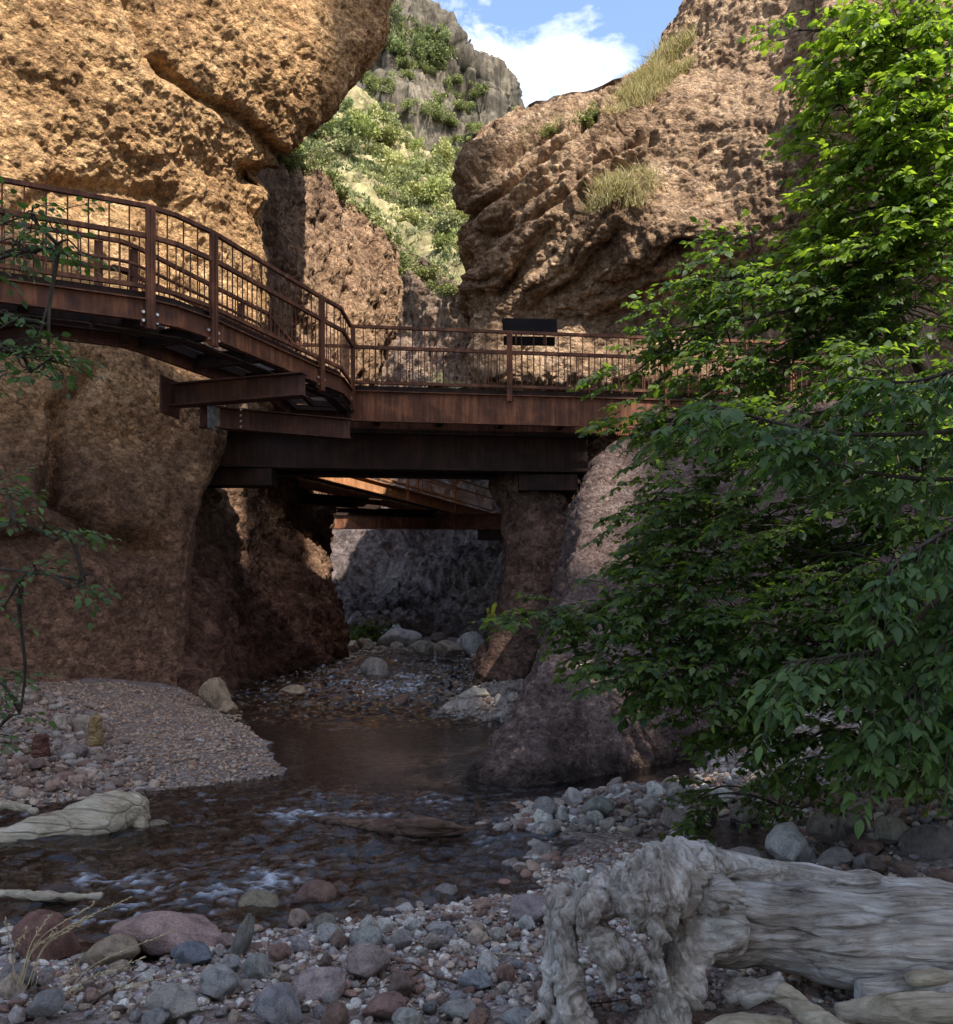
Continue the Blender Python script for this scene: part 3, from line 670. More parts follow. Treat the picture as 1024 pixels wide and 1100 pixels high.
for x in (-3.9, -.9, .35):
    mb = MB(); mb.box((x, 35.9, 4.64), .06, .15, .54); mb.build('stiffener', M_RUST, far)
mb = MB(); mb.ibeam((-6.3, 26.6, 4.62), (-3.2, 29.4, 4.62), .3, .34, .03); mb.build('support_beam', M_RUSTD, far)
mb = MB(); mb.ibeam((-6.2, 33.0, 4.78), (-1.6, 34.6, 4.78), .3, .3, .03); mb.build('support_beam', M_RUSTD, far)
mb = MB(); mb.box((1.0, 36.2, 4.08), 1.9, .6, .4); mb.build('bearing_block', M_RUSTD, far)
# ================================================================== STONES
def ico(sub):
    import bmesh
    bm = bmesh.new(); bmesh.ops.create_icosphere(bm, subdivisions=sub, radius=1.0)
    V = np.array([v.co[:] for v in bm.verts]); T = np.array([[v.index for v in f.verts] for f in bm.faces]); bm.free(); return V, T
ICO = {s: ico(s) for s in (1, 2, 3, 4, 5)}
def stone_shape(V, seed, ang=.5, squash=(1, .8, .55)):
    r = np.random.default_rng(seed); P = V.copy()
    for _ in range(int(5+9*ang)):                       # cut flat facets
        n = r.normal(size=3); n /= np.linalg.norm(n); h = r.uniform(.52, .88)
        d = P@n-h; P = P-np.where(d > 0, d*(.75+.24*ang), 0)[:, None]*n
    P = P*(1+.13*gnoise(P*1.3+seed*3.1)+.04*gnoise(P*3.7+seed))[:, None]
    return P*np.array(squash)
m, nt, b = new_mat('river_stone', .82, .35)
v = obj_vec(nt); oi = nt.new('ShaderNodeObjectInfo')
vr = nt.new('ShaderNodeVectorMath'); vr.operation = 'ADD'; nt.link(v, vr.inputs[0]); nt.link(oi.outputs['Location'], vr.inputs[1])
n1 = nt.noise(vr.outputs[0], 2.4, 7, .66, .5); n2 = nt.noise(vr.outputs[0], 26, 5, .7)
tone = nt.ramp(n1, [(.34, (.55, .53, .52)), (.5, (1, 1, 1)), (.66, (1.30, 1.27, 1.22))])
c = nt.mix(1.0, oi.outputs['Color'], tone, 'MULTIPLY')
c = nt.mix(.55, c, nt.mix(1.0, c, nt.ramp(n2, [(.38, (.45, .43, .42)), (.5, (1, 1, 1)), (.62, (1.35, 1.33, 1.3))]), 'MULTIPLY'))
nt.link(c, b.inputs['Base Color'])
h = nt.math('ADD', nt.math('MULTIPLY', n1, 1.6), nt.math('MULTIPLY', n2, .4)); nt.link(nt.bump(h, .8, .06), b.inputs['Normal'])
M_STONE = m
m, nt, b = new_mat('gravel_stones', .8, .35); a_ = nt.new('ShaderNodeAttribute', attribute_name='tint'); v = obj_vec(nt)
n2 = nt.noise(v, 120, 4, .65); c = nt.mix(1.0, a_.outputs['Color'], nt.ramp(n2, [(.35, (.6, .58, .57)), (.65, (1.3, 1.28, 1.25))]), 'MULTIPLY'); nt.link(c, b.inputs['Base Color'])
nt.link(nt.bump(n2, .4, .01), b.inputs['Normal']); M_GRAV = m

PAL = np.array([(.47, .41, .35), (.60, .55, .49), (.38, .31, .26), (.33, .22, .17), (.28, .17, .13), (.27, .255, .245), (.50, .38, .29), (.40, .35, .32), (.70, .66, .58), (.20, .14, .11), (.37, .32, .32)])
stone_meshes = []
for k in range(10):
    V, T = ICO[4]; a = [.15, .8, .5, .95, .3, .7, 1.0, .2, .6, .85][k]
    P = stone_shape(V, 40+k, a, (1, .72+.03*k, .52+.035*(k % 5)))
    P = P+ (P/np.linalg.norm(P, axis=1)[:, None])*(.03*fbm(P*5+k, 4)+.012*ridged(P*9+k, 2))[:, None]
    P /= np.abs(P[:, 0]).max(); stone_meshes.append((np_mesh('stone', P, T, M_STONE), P))
def place_stone(x, y, rx, hz, col, k=None, rz=None, tilt=(0, 0), sink=.3, name='river_stone', ry=None, z=None):
    k = RNG.integers(len(stone_meshes)) if k is None else k
    me, P = stone_meshes[k]; ext = np.abs(P).max(0); zt = P[:, 2].max()
    o = bpy.data.objects.new(name, me); COL.objects.link(o)
    sz = hz/(2*zt*(1-sink*.5)); o.scale = (rx, (ry if ry else rx), sz) if ry is None else (rx, ry/ext[1], sz)
    g = float(gheight(x, y)[0]) if z is None else z
    o.location = (float(x), float(y), g+hz*(.5-sink*.5)); o.rotation_euler = (tilt[0], tilt[1], RNG.uniform(0, 6.28) if rz is None else rz)
    o.color = (*[float(q) for q in col], 1); return o
def hero(px, py, w, h, col, label, k=None, rz=0.0, tilt=(0, 0), cat='rock', sink=.3, name='river_rock', depth=.8, lift=0.0):
    z = 0.0
    for _ in range(4):
        p = ground_at(px, py, z); z = float(gheight(p[0], p[1])[0])
    z = max(z, -.12); p = ground_at(px, py, z); rx = w*p[1]/F/2; hz = h*p[1]/F
    o = place_stone(p[0], p[1]+rx*depth*.6, rx, hz*1.12, col, k, rz, tilt, sink, name, ry=rx*depth, z=z+lift)
    tag(o, label, cat); HERO.append((px, py-h/2, w/2, h/2)); return o
HERO = []
PK, GR, TN, RD, WH, BL, MV, BR = (.46, .31, .27), (.36, .33, .31), (.42, .32, .22), (.26, .135, .105), (.62, .58, .53), (.24, .25, .28), (.32, .24, .24), (.24, .165, .12)
hero(178, 1030, 135, 40, PK, 'long pinkish boulder lying at the water edge behind the blue grey stone', 0, .12, (0, .06), depth=.45)
hero(112, 1038, 66, 26, TN, 'low tan rock touching the lower end of the long pinkish boulder', 4, .2, depth=.7)
hero(44, 1034, 78, 48, RD, 'round reddish boulder beside the dry grass stalks', 7, depth=.8)
hero(204, 1040, 48, 23, BL, 'smooth blue grey stone leaning on the long pinkish boulder', 0, .15, depth=.7)
hero(258, 1028, 22, 44, (.30, .28, .24), 'narrow upright grey stone standing on end by the water', 4, .3, (0, .3), depth=.8)
hero(242, 1020, 20, 15, PK, 'small pink stone between the long boulder and the upright stone', 0)
hero(234, 1030, 14, 10, WH, 'tiny white stone right of the blue grey stone', 0)
hero(272, 996, 62, 32, (.30, .25, .17), 'mossy tan boulder half in the water beside the white riffle', 3, .1)
hero(330, 984, 58, 34, (.25, .15, .12), 'wet red brown boulder in the shallows right of the mossy one', 5, .2)
hero(318, 1000, 28, 20, (.45, .33, .26), 'small tan rose stone in front of the red brown boulder', 3)
hero(348, 1002, 26, 18, (.34, .31, .24), 'small olive grey stone in the shallows', 2)
hero(131, 978, 34, 28, (.24, .18, .15), 'round brown boulder standing in the riffle', 7, depth=.9)
hero(170, 905, 36, 22, (.30, .26, .19), 'round mottled boulder at the broken end of the pale log', 7, depth=.8)
hero(50, 990, 60, 34, (.12, .09, .08), 'dark wet rock breaking the water near the left bank', 5)
hero(212, 985, 40, 20, (.17, .10, .09), 'low dark red rock washed by the riffle', 2)
hero(228, 1078, 52, 34, (.42, .40, .37), 'pale grey blocky rock on the near bank', 3, .4)
hero(243, 1046, 28, 17, (.40, .38, .36), 'flat light grey stone below the upright stone', 4)
hero(275, 1054, 36, 24, (.38, .36, .32), 'greenish grey block right of the flat light grey stone', 6)
hero(182, 1100, 62, 34, (.46, .41, .36), 'large pale rounded rock at the lower edge of the near bank', 0, .2)
hero(298, 1102, 56, 36, (.34, .32, .33), 'angular lilac grey rock at the lower edge of the near bank', 6, .5)
hero(42, 1098, 44, 30, (.30, .28, .27), 'grey slab behind the thin grass stalks', 5, .2)
hero(10, 1068, 44, 26, (.27, .24, .22), 'brown grey block at the foot of the grass stalks', 3)
hero(390, 1056, 58, 34, (.40, .30, .27), 'pink grey peaked rock in the middle of the near gravel', 3, .3)
hero(342, 1074, 60, 26, (.50, .38, .35), 'mottled pink and green rock left of the peaked rock', 2, .1)
hero(408, 1098, 56, 24, (.33, .20, .17), 'wet red slab in the lowest puddle', 5, .1)
hero(350, 1016, 34, 20, (.50, .47, .43), 'pale rock at the edge of the shallows', 3)
hero(392, 1018, 40, 18, (.44, .43, .38), 'flat pale green stone at the edge of the shallows', 2)
hero(428, 1020, 30, 18, (.38, .34, .31), 'grey brown stone beside the flat pale green stone', 4)
hero(568, 996, 60, 28, (.34, .27, .27), 'mauve wedge shaped rock near the driftwood root', 3, .0)
hero(567, 1002, 20, 16, WH, 'small egg shaped white stone in front of the mauve wedge', 0)
hero(512, 1066, 42, 18, (.36, .37, .38), 'smooth blue grey cobble in the middle of the near gravel', 0, .1)
hero(475, 1006, 36, 12, (.50, .46, .43), 'flat pale rose cobble near the waterline', 7)
hero(495, 1098, 46, 17, (.44, .42, .38), 'flat pale cobble at the lower edge of the gravel', 0)
hero(440, 1108, 40, 20, (.47, .45, .40), 'rounded light cobble at the bottom of the near gravel', 7)
hero(560, 1108, 44, 18, (.42, .42, .42), 'light grey cobble at the bottom near the root', 0)
hero(625, 950, 20, 17, (.70, .68, .60), 'round white cobble beside the driftwood root', 7)
hero(645, 950, 24, 18, (.40, .38, .37), 'grey stone touching the round white cobble', 4)
hero(857, 932, 60, 38, (.62, .58, .54), 'white angular rock standing behind the driftwood trunk', 6, .4, lift=.02)
hero(800, 934, 44, 20, (.34, .29, .28), 'dull grey stone left of the white angular rock', 2)
hero(900, 934, 44, 20, (.36, .31, .29), 'flat grey stone right of the white angular rock', 4)
hero(960, 912, 48, 32, (.33, .29, .22), 'olive brown boulder among the dark rocks of the right bank', 3, .3)
hero(905, 905, 60, 30, (.25, .20, .18), 'broad brown boulder under the overhanging leaves', 5)
hero(1005, 925, 60, 34, (.22, .18, .16), 'dark brown boulder at the right edge above the trunk', 2)
hero(1000, 890, 80, 34, (.22, .16, .15), 'large dim boulder under the leaves at the right edge', 0)
hero(800, 888, 40, 22, (.24, .20, .15), 'small tan boulder at the dark pool', 3)
hero(842, 905, 36, 20, (.20, .16, .14), 'brown rock on the rim of the dark pool', 5)
hero(640, 880, 44, 22, (.30, .30, .25), 'greenish grey flat rock at the edge of the stone pile', 5, .1)
hero(585, 885, 34, 26, (.34, .31, .29), 'grey rock at the stream end of the stone pile', 3)
hero(404, 732, 36, 22, (.46, .42, .40), 'pale rounded boulder standing in the far riffle', 7, depth=.8, lift=.05)
hero(390, 730, 22, 12, (.40, .37, .35), 'small grey stone leaning on the pale boulder in the far riffle', 3)
hero(230, 762, 38, 28, (.40, .29, .19), 'tan angular boulder at the far tip of the left gravel bar', 6, .5, lift=.05)
hero(243, 768, 22, 14, (.42, .30, .19), 'small tan rock in front of the angular boulder', 3)
hero(312, 753, 34, 16, (.40, .30, .20), 'flat tan rock by the left canyon wall', 2)
hero(425, 702, 56, 22, (.60, .60, .62), 'long white boulder on the far stone bar', 5, lift=.12)
hero(482, 708, 34, 15, (.48, .40, .33), 'tan rounded boulder on the far stone bar', 0, lift=.1)
hero(455, 706, 28, 13, (.42, .38, .34), 'grey rounded boulder on the far stone bar', 7, lift=.1)
hero(508, 706, 36, 22, (.62, .62, .62), 'white slab leaning on the rock pillar foot', 6, lift=.1)
hero(470, 697, 22, 12, (.22, .17, .15), 'dark brown block behind the tan boulder of the far bar', 3, lift=.15)
hero(500, 765, 50, 12, (.38, .33, .29), 'flat grey rock at the tip of the bar by the pillar', 2)
hero(508, 752, 36, 12, (.46, .41, .34), 'pale flat rock on the bar by the pillar', 4)
hero(540, 775, 30, 10, (.38, .34, .30), 'thin grey rock on the bar at the pool edge', 5)
hero(75, 815, 34, 14, (.32, .25, .21), 'brown rock on the left bank near the small red stump', 2)
hero(62, 790, 20, 22, (.46, .38, .30), 'pale upright cobble under the canyon wall', 0)
hero(92, 790, 50, 20, (.38, .29, .22), 'sandy brown boulder at the foot of the canyon wall', 7)
hero(20, 785, 60, 24, (.34, .25, .20), 'large brown rock at the left edge under the wall', 0)

# cobbles: things of their own, one label per kind of place
LOGBOX = []
def cobbles(poly, n, smin, smax, label, group, pal, cat='cobble', zmin=-.02, flat=.6, ks=None):
    xs = [p[0] for p in poly]; ys = [p[1] for p in poly]; done = 0; tries = 0; placed = []
    while done < n and tries < n*60:
        tries += 1; px, py = RNG.uniform(min(xs), max(xs)), RNG.uniform(min(ys), max(ys))
        if not inside(np.array([px]), np.array([py]), poly)[0]: continue
        g0 = ground_at(px, py, .05); g = float(gheight(g0[0], g0[1])[0])
        if g < zmin: continue
        p = ground_at(px, py, g); r = smin*(smax/smin)**(RNG.random()**1.6)
        if any(abs(px-h[0]) < h[2]*1.02 and abs(py-h[1]) < h[3]*1.1 for h in HERO): continue
        if any((p[0]-q[0])**2+(p[1]-q[1])**2 < ((r+q[2])*.82)**2 for q in placed): continue
        c = pal[RNG.integers(len(pal))]*RNG.uniform(.9, 1.55)
        o = place_stone(p[0], p[1], r, r*2*RNG.uniform(.45, .8)*flat/.6, c, None if ks is None else ks[RNG.integers(len(ks))], None, (RNG.uniform(-.3, .3), RNG.uniform(-.3, .3)), .25, 'cobble')
        tag(o, label, cat, group); placed.append((p[0], p[1], r)); done += 1
cobbles([(60, 1045), (240, 1028), (330, 1005), (430, 990), (560, 968), (620, 955), (640, 980), (600, 1010), (600, 1110), (0, 1110), (0, 1050)], 125, .022, .062, 'small river cobble lying in the gravel of the near bank', 'cobbles of the near bank', PAL)
cobbles([(562, 875), (650, 846), (700, 846), (780, 838), (800, 870), (720, 885), (650, 893), (590, 900)], 70, .035, .11, 'pale cobble of the stone pile below the violet grey rock slope', 'cobbles of the stone pile', PAL[[0, 1, 7, 8, 6, 2, 3]]*.85, ks=[1, 3, 6, 9, 5, 8])
cobbles([(640, 905), (740, 888), (830, 925), (1024, 945), (1100, 880), (1024, 850), (850, 862), (740, 890)], 40, .06, .17, 'dim brown rock of the shaded right bank', 'rocks of the right bank', PAL[[2, 3, 4, 7, 9]]*.8, 'rock')
cobbles([(0, 775), (110, 800), (120, 830), (100, 858), (0, 885), (-60, 880), (-60, 790)], 38, .04, .12, 'brown rock scattered on the left bank between log and wall', 'rocks of the left bank', PAL[[2, 3, 4, 6, 9]], 'rock')
cobbles([(100, 775), (190, 762), (260, 765), (300, 825), (150, 850), (100, 840)], 26, .02, .06, 'pebble lying loose on the smooth left gravel bar', 'pebbles on the left bar', PAL[[0, 2, 3, 6, 1]]*.9)
cobbles([(360, 697), (520, 697), (515, 712), (370, 710)], 18, .12, .28, 'pale rounded stone of the far bar', 'stones of the far bar', PAL[[0, 1, 6, 8]], 'rock', zmin=-1)
cobbles([(480, 748), (570, 740), (565, 790), (545, 788), (480, 765)], 26, .05, .15, 'grey stone of the small bar at the pillar foot', 'stones at the pillar foot', PAL[[0, 3, 7, 2]]*.75, 'rock', zmin=-.1)
cobbles([(300, 1000), (430, 975), (620, 930), (600, 905), (430, 930), (250, 990)], 34, .03, .09, 'small stone showing in the shallow water of the near riffle', 'stones in the shallows', PAL[[2, 3, 4, 7]]*.7, 'cobble', zmin=-1)

def gravel(name, poly_px, n, rmin, rmax, sub, label, pal, zlo=-1, zhi=9, xy=None, bright=1.0, emb=.2):
    P = []
    if xy is None:
        poly = gp(poly_px); X = [p[0] for p in poly]; Y = [p[1] for p in poly]
    else: poly = xy; X = [p[0] for p in xy]; Y = [p[1] for p in xy]
    x = RNG.uniform(min(X), max(X), n*4); y = RNG.uniform(min(Y), max(Y), n*4)
    ok = inside(x, y, poly); x, y = x[ok][:n], y[ok][:n]; g = gheight(x, y); ok = (g > zlo) & (g < zhi); x, y, g = x[ok], y[ok], g[ok]
    k = len(x); r = rmin*(rmax/rmin)**(RNG.random(k)**2.2); V, T = ICO[sub]; nv = len(V)
    var = [stone_shape(V, 100+i, RNG.uniform(.2, 1), (1, .75, .55)) for i in range(16)]
    vid = RNG.integers(16, size=k); A = RNG.uniform(0, 6.283, k); B = RNG.normal(0, .35, k)
    Q = np.array(var)[vid]*(r[:, None, None]); ca, sa, cb, sb = [f[:, None] for f in (np.cos(A), np.sin(A), np.cos(B), np.sin(B))]
    xx = Q[..., 0]*cb+Q[..., 2]*sb; zz = -Q[..., 0]*sb+Q[..., 2]*cb; yy = Q[..., 1]
    W = np.stack([xx*ca-yy*sa+x[:, None], xx*sa+yy*ca+y[:, None], zz+(g+r*emb)[:, None]], -1).reshape(-1, 3)
    c = pal[RNG.integers(len(pal), size=k)]*RNG.uniform(.7, 1.25, (k, 1))*bright
    Fc = (T[None]+np.arange(k)[:, None, None]*nv).reshape(-1, 3)
    tag(link(name, np_mesh(name, W, Fc, M_GRAV, True, {'tint': np.repeat(c, nv, 0)})), label, 'gravel', kind='stuff')
gravel('gravel', [(-200, 1115), (-60, 1010), (80, 1036), (240, 1000), (330, 982), (430, 962), (560, 945), (660, 915), (820, 950), (1100, 960), (1300, 1115)], 13000, .009, .036, 2, 'mixed small gravel covering the near bank', PAL*.9, zlo=-.1)
gravel('gravel', [(60, 770), (195, 757), (250, 750), (305, 835), (230, 850), (150, 856), (40, 866), (-120, 880), (-160, 800)], 13000, .012, .042, 1, 'fine pale gravel of the left bar under the canyon wall', PAL[[0, 6, 2, 2, 6, 7, 3]]*np.array([.88, .78, .68]), zlo=-.12)
gravel('gravel', [(0, 770), (110, 785), (175, 850), (0, 885), (-160, 880), (-160, 800)], 2600, .02, .09, 2, 'coarse brown gravel of the left bank behind the log', PAL[[2, 3, 4, 6, 9, 0]]*.7, zlo=-.1)
gravel('gravel', [(560, 895), (555, 868), (700, 835), (850, 800), (1150, 790), (1300, 945), (820, 950), (690, 905)], 12000, .015, .06, 2, 'mixed rubble and gravel of the right bank', PAL*.75, zlo=-.16)
gravel('gravel', [(470, 768), (490, 748), (515, 736), (580, 735), (560, 790)], 1500, .03, .08, 1, 'grey gravel of the bar at the pillar foot', PAL[[0, 7, 2]]*.6, zlo=-.15)
gravel('gravel', [(300, 715), (370, 695), (540, 695), (520, 712), (440, 706)], 900, .05, .13, 1, 'pale gravel of the far bar', PAL[[0, 1, 6, 8]], zlo=-.2)
cobbles([(330, 715), (500, 712), (540, 765), (420, 772), (280, 770), (250, 750)], 11, .06, .15, 'wet brown stone breaking the far riffle', 'stones in the far riffle', PAL[[2, 3, 4, 7]]*.7, 'rock', zmin=-1, flat=.9)
gravel('gravel', [(-100, 1010), (-100, 900), (300, 850), (560, 850), (610, 930), (430, 975), (240, 1005), (80, 1035)], 6500, .02, .08, 2, 'wet brown gravel on the stream bed', PAL[[2, 3, 4, 7, 9, 6, 0, 1]]*.85, zhi=.02)

# ================================================================== DRIFTWOOD
def wood_mat(name, dark, mid, light, axis_rot=(0, 0, 0), grain=(3.0, 26, 26), bump=1.0, root=False):
    m, nt, b = new_mat(name, .85, .25); v = obj_vec(nt); g = nt.mapping(v, grain, axis_rot)
    a1 = nt.noise(g, 1.0, 8, .7, 1.3); a2 = nt.noise(v, 4, 5, .6, .4); a3 = nt.voro(nt.mapping(v, tuple(x*.33 for x in grain), axis_rot), 1.0, 'DISTANCE_TO_EDGE')
    if root:
        at_ = nt.new('ShaderNodeAttribute', attribute_name='leg'); wn = nt.new('ShaderNodeTexNoise'); wn.inputs['Scale'].default_value = 3.5; nt.link(v, wn.inputs['Vector'])
        wsc = nt.new('ShaderNodeVectorMath'); wsc.operation = 'SCALE'; wsc.inputs['Scale'].default_value = .55; nt.link(wn.outputs['Color'], wsc.inputs[0]); wad = nt.new('ShaderNodeVectorMath'); wad.operation = 'ADD'; nt.link(v, wad.inputs[0]); nt.link(wsc.outputs[0], wad.inputs[1])
        a1 = nt.mix(at_.outputs['Fac'], a1, nt.noise(nt.mapping(wad.outputs[0], (30, 24, 7)), 1.0, 8, .72, .8)); a3 = nt.math('ADD', a3, at_.outputs['Fac'])
    f = nt.math('ADD', nt.math('MULTIPLY', a1, .55), nt.math('MULTIPLY', a2, .45)); c = nt.ramp(f, [(.36, dark), (.5, mid), (.64, light)])
    cr = nt.ramp(a3, [(.0, (.25, .22, .2)), (.05, (1, 1, 1))]); c = nt.mix(.45, c, nt.mix(1.0, c, cr, 'MULTIPLY'))
    nt.link(c, b.inputs['Base Color'])
    h = nt.math('ADD', nt.math('MULTIPLY', a1, 1.2), nt.math('MULTIPLY', nt.math('MINIMUM', a3, .08), 6.0)); nt.link(nt.bump(h, 1.0*bump, .03), b.inputs['Normal'])
    return m
M_WOOD = wood_mat('weathered_driftwood', (.12, .085, .06), (.58, .50, .43), (.95, .92, .86), root=True)
M_WOODL = wood_mat('pale_bleached_log', (.28, .21, .13), (.56, .47, .34), (.74, .66, .52), (0, 0, -.35))
M_WOODD = wood_mat('dark_wet_wood', (.06, .035, .025), (.15, .085, .06), (.28, .19, .14))
def remesh_parts(mb, voxel, disp, name, mat, loc):
    """fuse overlapping limbs into one continuous skin, then carve grain into it."""
    V = np.concatenate(mb.V); fs = [np.concatenate(mb.Q)]+([np.concatenate(mb.T)] if mb.T else [])
    tmp = link('tmp', np_mesh('tmp', V, fs)); md = tmp.modifiers.new('r', 'REMESH'); md.mode = 'VOXEL'; md.voxel_size = voxel
    dg = bpy.context.evaluated_depsgraph_get(); ev = tmp.evaluated_get(dg); me = bpy.data.meshes.new_from_object(ev)
    bpy.data.objects.remove(tmp)
    n = len(me.vertices); P = np.zeros(n*3); me.vertices.foreach_get('co', P); P = P.reshape(-1, 3)
    # neighbour smoothing
    E = np.zeros(len(me.edges)*2, np.int64); me.edges.foreach_get('vertices', E); E = E.reshape(-1, 2)
    for _ in range(2):
        S = np.zeros((n, 3)); C = np.zeros(n)
        np.add.at(S, E[:, 0], P[E[:, 1]]); np.add.at(S, E[:, 1], P[E[:, 0]]); np.add.at(C, E[:, 0], 1); np.add.at(C, E[:, 1], 1)
        P = P*.4+.6*S/np.maximum(C, 1)[:, None]
    me.vertices.foreach_set('co', P.ravel()); me.update()
    N = np.array([v.normal[:] for v in me.vertices]); P = P+N*disp(P)[:, None]; leg_ = sstep(765, 725, to_px(P)[0]); P = P-np.array(loc)
    me.vertices.foreach_set('co', P.astype(np.float32).ravel()); me.polygons.foreach_set('use_smooth', np.full(len(me.polygons), True)); me.update()
    a_ = me.attributes.new('leg', 'FLOAT', 'POINT'); a_.data.foreach_set('value', leg_.astype(np.float32))
    me.name = name; me.materials.clear(); me.materials.append(mat)
    return link(name, me, None, loc)
def limb(mb, pts, rad, n=12, wob=.0, seed=0, res=18):
    P = catmull(np.array(pts, float), res, 0); R = np.interp(np.linspace(0, 1, res), np.linspace(0, 1, len(rad)), rad)
    if wob: P = P+wob*np.stack([gnoise(P*6+seed+i*7) for i in range(3)], 1)
    mb.tube(P, R*(1+.12*gnoise(P*9+seed)), n)
A3 = lambda px, py, Y: at(px, py, Y)
mb = MB()
limb(mb, [A3(1230, 1040, 3.35), A3(1080, 1022, 3.3), A3(930, 1006, 3.3), A3(800, 992, 3.3), A3(735, 988, 3.25)], [.20, .195, .185, .155, .12], 20, .03, 1, 30)
limb(mb, [A3(1230, 1000, 3.5), A3(1040, 986, 3.5), A3(900, 968, 3.5), A3(790, 956, 3.4), A3(735, 955, 3.3)], [.14, .135, .12, .10, .07], 14, .03, 2, 26)
for i, (pts, rad) in enumerate([
    ([(770, 990, 3.2), (742, 1010, 3.12), (728, 1060, 3.05), (702, 1140, 3.0)], [.13, .085, .07, .065]),
    ([(750, 950, 3.25), (722, 944, 3.12), (700, 955, 3.0), (690, 985, 2.97)], [.12, .11, .09, .045]),
    ([(735, 945, 3.3), (700, 934, 3.3), (672, 942, 3.25), (655, 962, 3.2)], [.07, .055, .045, .03]),
    ([(700, 955, 3.15), (660, 958, 3.1), (628, 968, 3.1), (606, 1000, 3.05), (612, 1050, 3.0), (628, 1130, 2.95)], [.07, .045, .038, .035, .038, .045]),
    ([(640, 970, 3.12), (604, 972, 3.17), (594, 1000, 3.14), (592, 1050, 3.07), (606, 1125, 3.0)], [.035, .024, .02, .022, .026]),
    ([(640, 972, 3.05), (636, 1000, 3.0), (664, 1024, 2.95), (700, 1038, 2.92), (716, 1056, 2.9)], [.045, .045, .042, .034, .02]),
    ([(760, 965, 3.12), (778, 955, 3.03), (792, 962, 3.0), (788, 976, 3.0)], [.06, .042, .035, .02]),
    ([(745, 950, 3.2), (756, 934, 3.1), (748, 926, 3.1)], [.06, .045, .02]),
    ([(715, 975, 3.0), (692, 986, 2.95), (684, 996, 2.93)], [.06, .035, .012]),
    ([(700, 940, 3.1), (745, 928, 3.2), (780, 930, 3.3), (840, 938, 3.4)], [.045, .045, .045, .03]),
    ([(560, 1108, 3.0), (590, 1085, 3.02), (606, 1060, 3.05)], [.008, .014, .02]),
    ([(650, 965, 3.0), (636, 985, 2.96), (645, 1003, 2.95)], [.03, .022, .008]), ([(610, 985, 3.1), (600, 968, 3.1), (608, 955, 3.12)], [.022, .016, .006]), ([(700, 985, 2.95), (712, 1000, 2.9), (704, 1018, 2.9)], [.03, .02, .006]),
    ([(600, 1030, 3.05), (588, 1050, 3.03), (590, 1072, 3.0)], [.018, .014, .008]), ([(660, 1020, 2.95), (650, 1040, 2.93), (662, 1062, 2.93)], [.024, .018, .007]), ([(720, 935, 3.1), (712, 920, 3.08), (724, 915, 3.08)], [.03, .02, .008])]):
    limb(mb, [A3(*p) for p in pts], rad, 12, .02, i*5)
def d_wood(P):
    px, py = to_px(P); root = sstep(800, 740, px); legs = root*sstep(970, 1000, py)
    wv = fbm(P*1.6, 3); tilt = P[:, 2]+.10*P[:, 0]
    grain = np.stack([P[:, 0]*.55, P[:, 1]*8, tilt*8+wv*.7], 1); Wp = P+.11*np.stack([fbm(P*3.2+i*7, 2) for i in range(3)], 1); leg = np.stack([Wp[:, 0]*14+Wp[:, 2]*6, Wp[:, 1]*10, Wp[:, 2]*3.0-Wp[:, 0]*1.5], 1)
    tr = .011*ridged(grain, 3)+.026*fbm(P*np.array([1.2, 3, 3])+9, 3)+.004*ridged(grain*3.6+2, 3)
    g2 = np.stack([P[:, 0]*.7, P[:, 1]*3, tilt*5.2+wv*.35], 1); crack = np.abs(gnoise(g2+21)); tr = tr-.018*np.exp(-(crack/.022)**2)*sstep(-.1, .25, gnoise(P*2.1+4))
    q = np.stack([Wp[:, 0]*11+Wp[:, 2]*4, Wp[:, 1]*10, Wp[:, 2]*10-Wp[:, 0]*4], 1)+1.0*fbm(P*5, 2)[:, None]
    f1, f2, _ = voro(q*.8); rt = .022*np.clip(f2-f1, 0, .35)/.35-.012+.024*ridged(q*.9, 4)+.016*ridged(q*2.7, 4)
    r1 = 1-2*np.abs(gnoise(leg*1.3+wv[:, None])); lg = .024*np.minimum(r1, .6)-.010+.014*ridged(leg*2.8, 4)+.008*ridged(leg*7, 3)+.012*fbm(P*7, 3)
    return tr*(1-root)+(root-legs)*rt+legs*lg
o = remesh_parts(mb, .0052, d_wood, 'driftwood', M_WOOD, tuple(A3(860, 1040, 3.3)))
tag(o, 'huge grey driftwood trunk with a gnarled root mass lying on the near gravel', 'driftwood')
mb = MB()
limb(mb, [A3(-160, 928, 5.5), A3(0, 906, 5.75), A3(60, 894, 5.9), A3(110, 880, 6.05), A3(150, 864, 6.2)], [.06, .075, .13, .15, .09], 16, .03, 4, 24)
limb(mb, [A3(140, 872, 6.25), A3(152, 862, 6.3), A3(160, 880, 6.3)], [.06, .04, .02], 8)
limb(mb, [A3(146, 868, 6.2), A3(150, 890, 6.15), A3(144, 903, 6.15)], [.06, .05, .03], 8)
o = remesh_parts(mb, .014, lambda P: .022*ridged(np.stack([P[:, 0]*1.5+P[:, 1], P[:, 1]*6, P[:, 2]*8], 1), 4)+.02*fbm(P*4, 3), 'log', M_WOODL, tuple(A3(75, 905, 6)))
tag(o, 'pale bleached log with a broken end at the left bank', 'log')
mb = MB()
limb(mb, [ground_at(318, 876, .02), ground_at(380, 884, .04), ground_at(440, 889, .05), ground_at(512, 893, .02)], [.014, .03, .05, .025], 10, .02, 3)
limb(mb, [ground_at(425, 884, .09), ground_at(460, 885, .09), ground_at(497, 891, .05)], [.02, .035, .015], 8, .02, 8)
o = remesh_parts(mb, .010, lambda P: .012*ridged(np.stack([P[:, 0]*3, P[:, 1]*12, P[:, 2]*12], 1), 3), 'log', M_WOODD, tuple(ground_at(430, 888, .05)))
